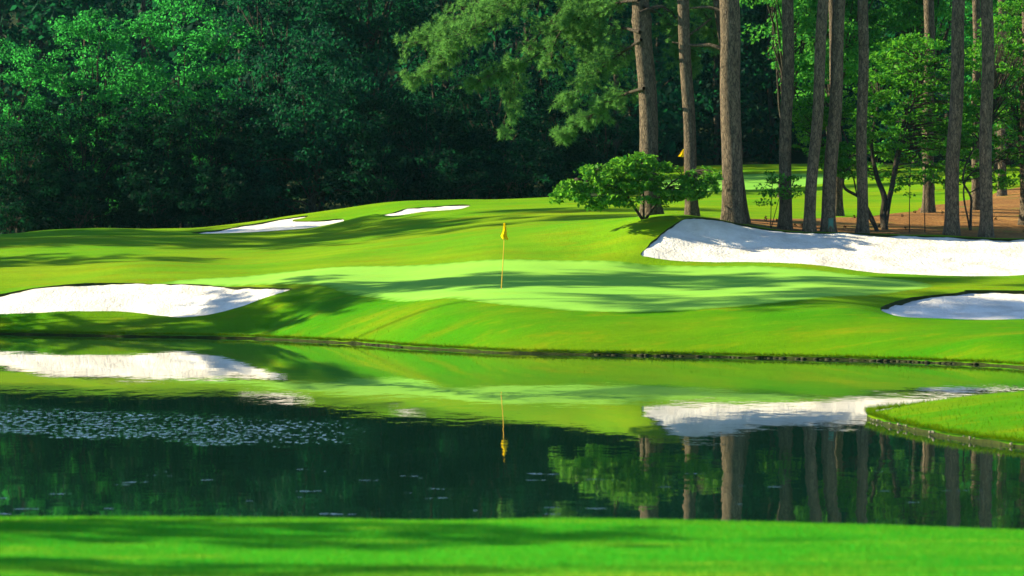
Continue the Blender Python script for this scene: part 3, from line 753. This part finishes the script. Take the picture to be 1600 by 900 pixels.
def sprays(poly_px, n, Y0, Y1, tiers=9, seed=1):
    """clump centres in uneven horizontal tiers with gaps between them"""
    pts = np.array(rand_in(poly_px, n * 4, Y0, Y1)); lo, hi = pts[:, 2].min(), pts[:, 2].max()
    t = (pts[:, 2] - lo) / (hi - lo) * tiers + vnoise(np.column_stack([pts[:, 0], pts[:, 1]]), 0.55, seed) * 1.1
    fr = np.abs(t - np.round(t)); gap = vnoise(np.column_stack([pts[:, 0] * 1.1 + pts[:, 1] * 0.5, t * 0.9]), 1.0, seed + 3)
    score = fr + np.maximum(0, -gap) * 0.6 + RNG.random(len(pts)) * 0.12
    keep = pts[np.argsort(score)[:n]].copy()
    keep += RNG.normal(size=keep.shape) * np.array([0.12, 0.12, 0.05])
    return [tuple(p) for p in keep] + rand_in(poly_px, n // 2, Y0, Y1)
def rand_in(poly_px, n, Y0, Y1, up=0):
    """clump centres inside an outline at a range of depths"""
    poly = np.array(poly_px, float); lo, hi = poly.min(0), poly.max(0); out = []
    while len(out) < n:
        q = lo + (hi - lo) * RNG.random((200, 2)); q = q[inpoly(poly, q)]
        for a_ in q: out.append(P(a_[0], a_[1], Y0 + (Y1 - Y0) * RNG.random()))
    return out[:n]
def put_dogwood(label, clumps, stems, base_px, Y, leaf, per, name='dogwood', cat='dogwood', **kw):
    x, y = XY(base_px, Y); z = gz(x, y); base = (x, y, z)
    stems = [([(x, y, z - 0.1)] + [P(*p) for p in pts], r0, r1) for pts, r0, r1 in stems]
    cr, wd = dogwood(name, clumps, stems, leaf, per, base, **kw)
    t = empty(name, base); tag(t, label, cat, 'dogwoods among the pines'); link('crown', cr, None, t); link('stem', wd, None, t); return t
put_dogwood('low spreading dogwood bush with sunlit leaves around the thick left pine',
    sprays([(864, 306), (878, 286), (905, 280), (918, 262), (945, 256), (962, 244), (985, 246), (1000, 236), (1022, 250), (1042, 258), (1075, 268), (1112, 264), (1126, 286), (1100, 306), (1070, 316), (1042, 306), (1030, 326), (1004, 310), (985, 330), (960, 318), (935, 326), (905, 312), (884, 322)], 250, 136.8, 141.2, 6, 3),
    [([(990, 322, 141.2), (975, 300, 140.6), (940, 280, 139.6), (905, 280, 139)], 0.06, 0.02), ([(1030, 312, 141.2), (1050, 285, 140.6), (1085, 268, 140)], 0.06, 0.02), ([(1005, 300, 140.8), (1000, 265, 140)], 0.05, 0.02)],
    1006, 141.5, 0.18, 26, rr=(0.14, 0.42), mat='leaf_bush', name='dogwood_bush', cat='bush')
put_dogwood('small thin dogwood sapling in front of the straight dark pine',
    rand_in([(1176, 300), (1190, 272), (1215, 268), (1252, 276), (1258, 292), (1245, 312), (1225, 306), (1205, 318), (1190, 318)], 26, 141.2, 142.2),
    [([(1205, 320, 141.7), (1207, 285, 141.7)], 0.02, 0.01), ([(1212, 330, 141.7), (1222, 300, 141.7), (1238, 290, 141.6)], 0.018, 0.008)],
    1204, 141.7, 0.13, 22, name='dogwood_sapling', cat='sapling', rr=(0.22, 0.4))
put_dogwood('tall spreading dogwood with forked dark trunk on the pine straw',
    sprays([(1345, 130), (1362, 90), (1385, 64), (1420, 52), (1450, 64), (1482, 58), (1512, 90), (1532, 130), (1520, 200), (1525, 270), (1490, 292), (1450, 280), (1405, 296), (1372, 276), (1340, 290), (1310, 262), (1325, 210)], 330, 147, 152, 8, 5),
    [([(1380, 335, 147), (1382, 310, 147), (1370, 275, 148), (1362, 225, 148.5), (1372, 160, 149)], 0.15, 0.03), ([(1382, 330, 147), (1392, 300, 147), (1402, 240, 148), (1420, 160, 149), (1440, 100, 149.5)], 0.13, 0.03), ([(1395, 290, 147.4), (1430, 150, 149), (1450, 110, 149.5)], 0.07, 0.03)],
    1383, 146.5, 0.16, 30, rr=(0.18, 0.55), name='dogwood_tree', cat='dogwood')
put_dogwood('slanting dogwood leaning left, its stem crossing behind the lone pale pine',
    sprays([(1262, 215), (1290, 195), (1335, 190), (1345, 130), (1300, 150), (1262, 130), (1240, 165), (1250, 240), (1290, 262), (1340, 285), (1345, 230)], 150, 144.5, 147, 7, 7),
    [([(1362, 340, 145.5), (1345, 310, 145.5), (1318, 291, 145.5), (1324, 262, 145.6), (1328, 235, 145.8), (1315, 200, 146)], 0.085, 0.025), ([(1340, 306, 145.5), (1330, 270, 145.6), (1290, 230, 146)], 0.04, 0.02)],
    1372, 145.2, 0.15, 26, rr=(0.16, 0.45), name='dogwood_tree', cat='dogwood')
put_dogwood('crooked small dogwood with a thin dark stem between the right-hand pines',
    sprays([(1508, 120), (1520, 60), (1545, 20), (1580, -10), (1650, -20), (1650, 285), (1600, 278), (1560, 294), (1530, 276), (1500, 288), (1492, 220)], 330, 147, 153, 9, 9),
    [([(1517, 330, 147), (1517, 308, 147), (1505, 284, 147.2), (1510, 255, 147.6), (1540, 200, 148.5)], 0.06, 0.02), ([(1508, 285, 147.2), (1560, 250, 149), (1600, 230, 150)], 0.04, 0.015)],
    1516, 146.5, 0.15, 32, rr=(0.18, 0.5), name='dogwood_tree', cat='dogwood')
for px_, Y_, top in ((1421, 143.4, 258), (1445, 144.6, 240)):
    put_dogwood('thin straight sapling standing on the straw before the %s' % ('spreading dogwood, left of two' if px_ < 1430 else 'set-back pine, right of two'),
        rand_in([(px_ - 22, top + 40), (px_ - 15, top), (px_ + 18, top), (px_ + 24, top + 35), (px_, top + 60)], 9, Y_ - 0.4, Y_ + 0.4),
        [([(px_, top + 70, Y_), (px_ + 1, top + 20, Y_), (px_ + 2, top, Y_)], 0.022, 0.01)], px_, Y_, 0.13, 20, name='sapling', cat='sapling', rr=(0.2, 0.35))

# ------------------------------------------------------------ broadleaf trees and the wood behind
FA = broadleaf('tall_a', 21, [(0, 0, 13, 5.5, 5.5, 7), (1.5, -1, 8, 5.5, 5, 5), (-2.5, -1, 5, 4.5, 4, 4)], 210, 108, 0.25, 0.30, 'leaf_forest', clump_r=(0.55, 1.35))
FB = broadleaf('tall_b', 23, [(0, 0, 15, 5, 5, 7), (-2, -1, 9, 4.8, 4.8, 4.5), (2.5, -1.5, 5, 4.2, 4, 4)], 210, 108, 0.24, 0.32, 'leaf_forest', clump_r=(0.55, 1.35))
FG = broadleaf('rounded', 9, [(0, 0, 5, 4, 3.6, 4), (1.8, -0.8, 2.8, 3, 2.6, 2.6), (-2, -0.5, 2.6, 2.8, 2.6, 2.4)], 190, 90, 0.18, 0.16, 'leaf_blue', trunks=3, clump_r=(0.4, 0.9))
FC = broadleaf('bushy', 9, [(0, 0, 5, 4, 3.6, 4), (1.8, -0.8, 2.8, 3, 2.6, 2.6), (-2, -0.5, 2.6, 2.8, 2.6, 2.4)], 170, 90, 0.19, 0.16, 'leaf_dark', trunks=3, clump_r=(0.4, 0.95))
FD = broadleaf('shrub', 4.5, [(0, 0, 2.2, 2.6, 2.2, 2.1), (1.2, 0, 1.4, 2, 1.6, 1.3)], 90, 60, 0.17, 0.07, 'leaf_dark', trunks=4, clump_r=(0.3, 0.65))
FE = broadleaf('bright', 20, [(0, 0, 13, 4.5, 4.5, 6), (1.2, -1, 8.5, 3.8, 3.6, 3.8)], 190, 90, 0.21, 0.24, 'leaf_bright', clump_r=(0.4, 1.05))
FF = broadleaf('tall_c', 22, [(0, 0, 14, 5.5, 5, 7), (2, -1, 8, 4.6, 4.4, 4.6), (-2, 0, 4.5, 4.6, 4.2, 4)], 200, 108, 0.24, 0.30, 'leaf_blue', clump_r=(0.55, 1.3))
def TR(m, px, Y, sc, rz, label, name='broadleaf_tree', group='trees of the wood behind the green', sz=None, cat='tree'):
    x, y = XY(px, Y); return place_tree(name, m, x, y, sc, rz, label, cat, group, sz)
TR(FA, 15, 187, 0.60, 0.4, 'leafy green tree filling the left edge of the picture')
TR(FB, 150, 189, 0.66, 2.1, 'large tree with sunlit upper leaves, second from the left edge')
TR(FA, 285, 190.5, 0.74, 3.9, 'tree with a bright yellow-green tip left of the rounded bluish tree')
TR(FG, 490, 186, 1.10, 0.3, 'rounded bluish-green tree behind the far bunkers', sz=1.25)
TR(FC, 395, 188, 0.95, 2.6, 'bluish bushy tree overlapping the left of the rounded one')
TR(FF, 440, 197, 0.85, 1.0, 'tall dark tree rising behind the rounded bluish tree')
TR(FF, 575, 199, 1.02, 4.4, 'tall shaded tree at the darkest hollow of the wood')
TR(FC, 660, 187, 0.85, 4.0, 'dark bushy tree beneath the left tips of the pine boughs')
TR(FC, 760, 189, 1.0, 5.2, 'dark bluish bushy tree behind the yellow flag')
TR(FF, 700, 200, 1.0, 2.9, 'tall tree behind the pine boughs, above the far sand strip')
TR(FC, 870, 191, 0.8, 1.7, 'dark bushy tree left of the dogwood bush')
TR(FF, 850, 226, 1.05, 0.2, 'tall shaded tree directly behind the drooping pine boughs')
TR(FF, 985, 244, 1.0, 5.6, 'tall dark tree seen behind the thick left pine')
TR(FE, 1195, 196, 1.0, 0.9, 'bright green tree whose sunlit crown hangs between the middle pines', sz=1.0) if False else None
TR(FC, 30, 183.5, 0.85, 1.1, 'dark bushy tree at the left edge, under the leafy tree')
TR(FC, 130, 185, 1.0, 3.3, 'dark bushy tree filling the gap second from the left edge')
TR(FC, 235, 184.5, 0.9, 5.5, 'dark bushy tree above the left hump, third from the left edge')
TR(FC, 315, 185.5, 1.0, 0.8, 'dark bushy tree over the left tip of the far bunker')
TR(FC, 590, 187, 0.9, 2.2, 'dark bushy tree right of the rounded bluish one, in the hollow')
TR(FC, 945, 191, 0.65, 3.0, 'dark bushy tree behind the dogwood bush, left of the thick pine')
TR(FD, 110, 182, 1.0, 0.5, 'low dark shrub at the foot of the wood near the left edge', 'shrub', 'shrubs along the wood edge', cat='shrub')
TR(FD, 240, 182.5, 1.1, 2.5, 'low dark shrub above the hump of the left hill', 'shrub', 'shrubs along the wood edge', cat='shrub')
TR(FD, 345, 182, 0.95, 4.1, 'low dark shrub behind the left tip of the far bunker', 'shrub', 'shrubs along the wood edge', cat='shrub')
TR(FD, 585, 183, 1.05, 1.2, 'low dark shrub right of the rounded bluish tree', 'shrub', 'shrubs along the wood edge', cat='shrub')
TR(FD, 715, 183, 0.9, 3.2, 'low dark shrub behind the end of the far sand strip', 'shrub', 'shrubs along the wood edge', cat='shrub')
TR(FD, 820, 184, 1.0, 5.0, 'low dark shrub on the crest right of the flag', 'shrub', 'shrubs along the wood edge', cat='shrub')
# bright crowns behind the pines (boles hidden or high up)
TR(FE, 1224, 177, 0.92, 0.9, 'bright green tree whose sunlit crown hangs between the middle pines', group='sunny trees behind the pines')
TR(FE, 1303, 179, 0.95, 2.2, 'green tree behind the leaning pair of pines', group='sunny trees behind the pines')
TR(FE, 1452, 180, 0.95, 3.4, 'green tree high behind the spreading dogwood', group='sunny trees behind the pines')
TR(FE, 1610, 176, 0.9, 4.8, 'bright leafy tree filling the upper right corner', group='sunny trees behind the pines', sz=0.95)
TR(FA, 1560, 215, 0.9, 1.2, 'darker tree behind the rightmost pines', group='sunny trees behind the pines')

# rear of the wood: reads as one mass
def wood_mass():
    parts = []; trunks = []
    for row, (Y0, n) in enumerate(((212, 22), (232, 24), (256, 30), (276, 30), (296, 32))):
        for i in range(n):
            x = -80 + 165 * (i + 0.5 + 0.5 * (RNG.random() - 0.5)) / n; y = Y0 + RNG.normal() * 2.5
            px = 800 + x / y * F
            if 1000 < px < 1500 and y < 250: continue
            z = gz(x, y); h = 21 + 7 * RNG.random()
            k = 74; d = rot_frames(k); cen = np.column_stack([x + d[:, 0] * 4.2, y + d[:, 1] * 4.0, z + h * 0.5 + d[:, 2] * h * 0.5])
            V, Fc = clump_leaves(cen, 1.2 + 1.0 * RNG.random(k), 26, 0.62); parts.append((V, Fc))
            trunks.append(tube(curve((x, y, z - 0.3), (x + RNG.normal() * 0.5, y, z + h * 0.8), 0, 6, 0.1), np.linspace(0.22, 0.06, 6), 6))
    for px, y in ((1030, 247), (1075, 252), (1120, 246), (1165, 251), (1205, 247), (1245, 253), (1290, 246), (1335, 250), (1385, 244), (1430, 240), (1140, 257), (1225, 258), (1310, 257)):
        x = (px - 800) / F * y; z = gz(x, y); k = 90; d = rot_frames(k); h = 15 + 4 * RNG.random()
        cen = np.column_stack([x + d[:, 0] * 2.6, y + d[:, 1] * 2.2, z + 0.3 + h * 0.5 + d[:, 2] * h * 0.5])
        parts.append(clump_leaves(cen, 0.8 + 0.7 * RNG.random(k), 40, 0.42))
        trunks.append(tube(curve((x, y, z - 0.3), (x, y, z + h * 0.8), 0, 6, 0.1), np.linspace(0.25, 0.08, 6), 6))
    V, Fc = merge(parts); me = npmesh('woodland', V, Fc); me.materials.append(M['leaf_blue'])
    o = link('woodland', me); tag(o, 'deep dark wood closing the view behind every tree', 'woodland', None, 'stuff')
    tv, tf = merge(trunks); me = npmesh('woodland_trunks', tv, tf, True); me.materials.append(M['grey_bark']); q = link('trunks', me, None, o); tag(q, kind='stuff')
wood_mass()

# trees standing left of the picture: their shade falls over the hill, green and tee
SHADE = [(FB, -36, 162, 0.80), (FA, -36, 153, 0.75), (FB, -44, 156, 1.0), (FA, -45, 164, 0.95), (FA, -36, 143, 0.62), (FE, -28.3, 127.6, 0.52), (FE, -28.5, 125.6, 0.5), (FE, -14, 41, 0.42), (FE, -15, 34, 0.45), (FE, -14, 29, 0.38)]
for i, (m, x, y, s) in enumerate(SHADE):
    place_tree('broadleaf_tree', m, x, y, s, i * 1.7, 'leafy tree outside the left edge whose shade falls across the grass', 'tree', 'trees beyond the left edge')
for i, (x, y, s) in enumerate(((-27.6, 129.2, 0.55), (-29, 127.9, 0.87), (-30, 129.2, 1.0), (-32, 121.2, 1.12), (-46, 153, 1.05), (-47, 160, 1.1), (-43, 157, 0.95), (-14, 39.2, 0.5))):
    z = gz(x, y); t = empty('pine_tree', (x, y, z), i * 2.0, s); tag(t, 'pine outside the left edge whose shade streaks the putting green', 'tree', 'pines beyond the left edge')
    me, path = pine_trunk_mesh('pine_trunk', 0.0, 0.06, 0.05, 26.0); link('trunk', me, None, t)  # unseen trunk shaped overly thin so its cast shadow stays faint
    link('crown', gen_crown[0], None, t); link('bough', gen_crown[1], None, t)
    if i == 3:  # unseen second crown added to thicken the shade on the front bunker
        for m_, nm in ((gen_crown[0], 'crown'), (gen_crown[1], 'bough')):
            o = link(nm, m_, None, t); o.location.z = 0.8; o.rotation_euler.z = 1.1
    if i in (1, 2):  # unseen lower crown added so its shade covers the trunk's shadow line
        for m_, nm in ((gen_crown[0], 'crown'), (gen_crown[1], 'bough')):
            o = link(nm, m_, None, t); o.location.z = -6.5; o.rotation_euler.z = 2.4

# ------------------------------------------------------------ flags
def flagstick(px, Ybase, height, ptop_dx, label, cloth_pts, pole_r, shrink=1.0):
    x, y = XY(px, Ybase); z = gz(x, y)
    t = empty('flagstick', (x, y, z)); tag(t, label, 'golf flag', 'flagsticks')
    n = 14; hh = np.linspace(-0.12, height, n)
    path = np.column_stack([ptop_dx * np.clip(hh / height, 0, 1) + 0.015 * np.sin(hh), np.zeros(n), hh])
    v, f = tube(path, np.linspace(pole_r, pole_r * 0.75, n), 8); me = npmesh('pole', v, f, True); me.materials.append(M['flagpole']); link('pole', me, None, t)
    # cup rim
    an = np.linspace(0, 2*math.pi, 16, endpoint=False); r1, r2 = 0.054, 0.062
    V = [(math.cos(a_)*r1, math.sin(a_)*r1, -0.10) for a_ in an] + [(math.cos(a_)*r1, math.sin(a_)*r1, 0.006) for a_ in an] + [(math.cos(a_)*r2, math.sin(a_)*r2, 0.006) for a_ in an]
    Fq = [(i, (i+1) % 16, 16 + (i+1) % 16, 16 + i) for i in range(16)] + [(16 + i, 16 + (i+1) % 16, 32 + (i+1) % 16, 32 + i) for i in range(16)]
    me = npmesh('cup', np.array(V), np.array(Fq), True); me.materials.append(M['cup']); link('cup', me, None, t)
    # drooping cloth: rows of (dz from top, left, right), pleated in depth
    V, Fq = [], []; cols = 13
    for r, (dz_, l_, r_) in enumerate(cloth_pts):
        for c_ in range(cols):
            s = c_ / (cols - 1)
            V.append((ptop_dx + l_ + (r_ - l_) * s, 0.045 * math.sin(s * 9 + r * 0.25) * min(1, r / 3) - 0.03, height - dz_ + (0.012 * math.sin(s * 7) if r == len(cloth_pts) - 1 else 0)))
    for r in range(len(cloth_pts) - 1):
        for c_ in range(cols - 1):
            i = r * cols + c_; Fq.append((i, i + 1, i + cols + 1, i + cols))
    me = npmesh('cloth', np.array(V), np.array(Fq), True); me.materials.append(M['cloth']); o = link('flag_cloth', me, None, t)
    so = o.modifiers.new('thick', 'SOLIDIFY'); so.thickness = 0.006
    return t
flagstick(783.5, 120.0, 2.28, 0.10, 'yellow flag hanging limp on a thin pole in the green',
          [(0.0, -0.025, 0.035), (0.10, -0.035, 0.05), (0.20, -0.045, 0.07), (0.28, -0.06, 0.09), (0.36, -0.09, 0.085), (0.43, -0.125, 0.09), (0.48, -0.115, 0.115), (0.53, -0.08, 0.14), (0.575, -0.045, 0.15)], 0.016)
flagstick(1069, 205.0, 2.35, 0.0, 'small far yellow flag showing beside the slim dark pine',
          [(0.0, -0.06, 0.03), (0.1, -0.14, 0.03), (0.2, -0.21, 0.03), (0.28, -0.24, 0.03), (0.36, -0.32, 0.03), (0.44, -0.36, 0.03)], 0.018)

# ------------------------------------------------------------ marker post, pine cones
x, y = XY(1298, 141.75); z = gz(x, y)
pt_ = empty('marker_post', (x, y, z)); tag(pt_, 'small grey-green post at the foot of the leaning pines', 'post')
def boxmesh(name, sx, sy, sz, mat, top=1.0):
    V = [(a_ * sx / 2 * (top if k else 1), b_ * sy / 2 * (top if k else 1), k * sz) for k in (0, 1) for a_, b_ in ((-1, -1), (1, -1), (1, 1), (-1, 1))]
    Fq = [(0, 3, 2, 1), (4, 5, 6, 7), (0, 1, 5, 4), (1, 2, 6, 5), (2, 3, 7, 6), (3, 0, 4, 7)]
    me = npmesh(name, np.array(V), np.array(Fq)); me.materials.append(M[mat]); return me
o = link('housing', boxmesh('housing', 0.20, 0.16, 0.56, 'post', 0.94), None, pt_); o.location.z = -0.05
o = link('cap', boxmesh('cap', 0.215, 0.175, 0.035, 'post', 0.9), None, pt_); o.location.z = 0.512
V, Fc = clump_leaves(np.zeros((1, 3)), np.array([0.05]), 14, 0.06, 1.2, 0.0)
cone_me = npmesh('cone', V, Fc); cone_me.materials.append(M['cone'])
for i in range(26):
    px_ = 1180 + 430 * random.random(); Y_ = 145 + 26 * random.random() * (0.4 if px_ < 1400 else 1)
    x, y = XY(px_, Y_); o = link('pine_cone', cone_me); o.location = (x, y, gz(x, y) + 0.05); o.scale = (1.3,) * 3; o.rotation_euler = (random.random() * 3, 0, random.random() * 6)
    tag(o, 'small dark pine cone lying on the orange pine straw', 'pine cone', 'pine cones on the straw')

# ------------------------------------------------------------ shore edging stones, pebbles, shore grass
def stone_mesh(name, s, mat):
    V = np.array([(a_, b_, c_) for c_ in (-1, 1) for a_, b_ in ((-1, -1), (1, -1), (1, 1), (-1, 1))], float) * 0.5
    V *= np.array(s); V += RNG.normal(size=V.shape) * 0.12 * min(s)
    V[4:, :2] *= 0.85
    Fq = [(0, 3, 2, 1), (4, 5, 6, 7), (0, 1, 5, 4), (1, 2, 6, 5), (2, 3, 7, 6), (3, 0, 4, 7)]
    me = npmesh(name, V, np.array(Fq)); me.materials.append(M[mat]); return me
SM = [stone_mesh('stone', (0.19, 0.12, 0.09), 'stone') for _ in range(4)]
PM = [stone_mesh('pebble', (0.11, 0.09, 0.08), 'pebble') for _ in range(4)]
edg = empty('stone_edging', (*XY(900, 107.0), 0.0)); tag(edg, 'row of dark stones edging the far shore below the green', 'stone edging')
# follow the real pond outline
sel = POND[(POND[:, 1] > 95)]
px_all = 800 + sel[:, 0] / sel[:, 1] * F
sel = sel[(px_all > 560) & (px_all < 1530)]; sel = sel[np.argsort(sel[:, 0])]
d = np.concatenate([[0], np.cumsum(np.linalg.norm(np.diff(sel, axis=0), axis=1))])
n = min(280, int(d[-1] / 0.20)); k = 0
for i in range(n):
    s = d[-1] * (i + 0.5) / n + RNG.normal() * 0.015
    if vnoise(np.array([[s, 0]]), 0.35, 71)[0] < -0.3: continue
    x, y = np.interp(s, d, sel[:, 0]), np.interp(s, d, sel[:, 1])
    o = bpy.data.objects.new('stone', SM[i % 4]); COL.objects.link(o); o.parent = edg
    o.location = (x - edg.location.x, y - 0.05 - edg.location.y, -0.015 + RNG.normal() * 0.02); o.rotation_euler = (RNG.normal() * 0.1, RNG.normal() * 0.12, RNG.normal() * 0.3)
    q = 0.6 + 0.6 * RNG.random(); o.scale = (q, 1, 0.6 + 0.4 * RNG.random())
peb = empty('pebble_edging', (8.2, 65.6, 0)); tag(peb, 'pale pebbles along the front waterline of the grassy spit', 'pebble edging')
sel = POND[(POND[:, 0] > 7.2) & (POND[:, 0] < 10.5) & (POND[:, 1] > 60) & (POND[:, 1] < 71)]
for i in range(26):
    q = sel[RNG.integers(len(sel))]
    o = bpy.data.objects.new('pebble', PM[i % 4]); COL.objects.link(o); o.parent = peb
    o.location = (q[0] - 0.03 - 0.05 * RNG.random() - 8.2, q[1] - 0.03 - 65.6, 0.03 + 0.05 * RNG.random()); o.rotation_euler = (RNG.random(), RNG.random(), RNG.random() * 6)
    s = 0.22 + 0.32 * RNG.random(); o.scale = (s, s, s * 0.8)
def blades(pts, zs, length, width, lean=0.6):
    n = len(pts); b = np.column_stack([pts, zs]); L = length * (0.5 + RNG.random(n))
    d = RNG.normal(size=(n, 3)) * lean; d[:, 2] = 1; d /= np.linalg.norm(d, axis=1, keepdims=True)
    s = rot_frames(n); s[:, 2] = 0; s /= np.linalg.norm(s, axis=1, keepdims=True) + 1e-9
    t_ = b + d * L[:, None]; return np.stack([b - s * width, b + s * width, t_], 1).reshape(-1, 3), np.arange(3 * n).reshape(-1, 3)
def shore_blades():
    i = RNG.integers(len(POND), size=150000); q = POND[i]; px_ = 800 + q[:, 0] / q[:, 1] * F
    ok = (px_ > -60) & (px_ < 1700) & (q[:, 1] > 55); q = q[ok]
    q = q + RNG.normal(size=q.shape) * 0.05; 
    inw = inpoly(POND, q); q = q[~inw]
    q = q - np.array([0, 0.03])
    return blades(q, 0.09 + 0.02 * RNG.random(len(q)), 0.12, 0.009, 1.3)
def turf_blades():
    # longer grass on the shore bank and the spit
    n = 260000; y = 60 + 72 * RNG.random(n); px_ = -60 + 1760 * RNG.random(n); x = (px_ - 800) / F * y
    q = np.column_stack([x, y]); q = q[~inpoly(POND[::2], q)]
    # distance to the shore along view
    d2 = np.full(len(q), 9.0)
    pp = POND[::6]
    for s in range(0, len(q), 4000):
        d2[s:s+4000] = (((q[s:s+4000, None] - pp[None]) ** 2).sum(-1)).min(1)
    ds = np.sqrt(d2); q = q[(ds < 3.0 * RNG.random(len(q)) ** 1.5 + 0.2)]
    for k in ('near_left', 'front_right'): q = q[~inpoly(BUNK[k], q)]
    q = q[~inpoly(GREEN, q)]
    return blades(q, np.maximum(land(q), 0.1) - 0.01, 0.07, 0.007, 0.5)
def make_blade_mat(name, c1, c2, c3):
    return make_leaf(name, c1, c2, c3, 0.3, c3, 0.8, 0.02)
M['blade'] = make_blade_mat('grass_blades', (0.030, 0.160, 0.001), (0.072, 0.185, 0.001), (0.15, 0.22, 0.004))
V, Fc = shore_blades(); me = npmesh('shore_grass', V, Fc); me.materials.append(M['blade']); tag(link('shore_grass', me), 'rough grass fringe along the pond shore', 'grass', None, 'stuff')
V, Fc = turf_blades(); me = npmesh('bank_grass', V, Fc); me.materials.append(M['blade']); tag(link('bank_grass', me), 'longer grass on the bank above the waterline', 'grass', None, 'stuff')
def tee_blades():
    n = 240000; y = 24 + 13 * RNG.random(n) ** 0.8; x = (RNG.random(n) - 0.5) * 2 * (0.165 * y + 0.4)
    q = np.column_stack([x, y]); q = q[~inpoly(POND[::2], q)]
    return blades(q, land(q) - 0.008, 0.030, 0.004, 0.5)
M['blade_tee'] = make_blade_mat('tee_blades', (0.006, 0.245, 0.010), (0.026, 0.280, 0.010), (0.14, 0.31, 0.02))
V, Fc = tee_blades(); me = npmesh('tee_grass', V, Fc); me.materials.append(M['blade_tee']); tag(link('tee_grass', me), 'short mown grass on the near bank', 'grass', None, 'stuff')

# ------------------------------------------------------------ morning haze
hz = NT('thin_haze'); hz.t.nodes.remove(hz.out); hz.out = hz.n('ShaderNodeOutputMaterial')
pv = hz.n('ShaderNodeVolumePrincipled'); pv.inputs['Color'].default_value = (0.30, 0.85, 0.92, 1); pv.inputs['Density'].default_value = 0.00004
pv.inputs['Anisotropy'].default_value = 0.3
hz.l(pv.outputs[0], hz.out.inputs['Volume'])
x0, x1, y0, y1, z0_, z1_ = -620, 620, -470, 770, -1.7, 75
hv_ = npmesh('haze', [(a_, b_, c_) for c_ in (z0_, z1_) for a_, b_ in ((x0, y0), (x1, y0), (x1, y1), (x0, y1))], [(0, 3, 2, 1), (4, 5, 6, 7), (0, 1, 5, 4), (1, 2, 6, 5), (2, 3, 7, 6), (3, 0, 4, 7)])
ho = link('haze', hv_, hz.m); tag(ho, 'thin morning haze hanging in the air', 'haze', None, 'stuff')
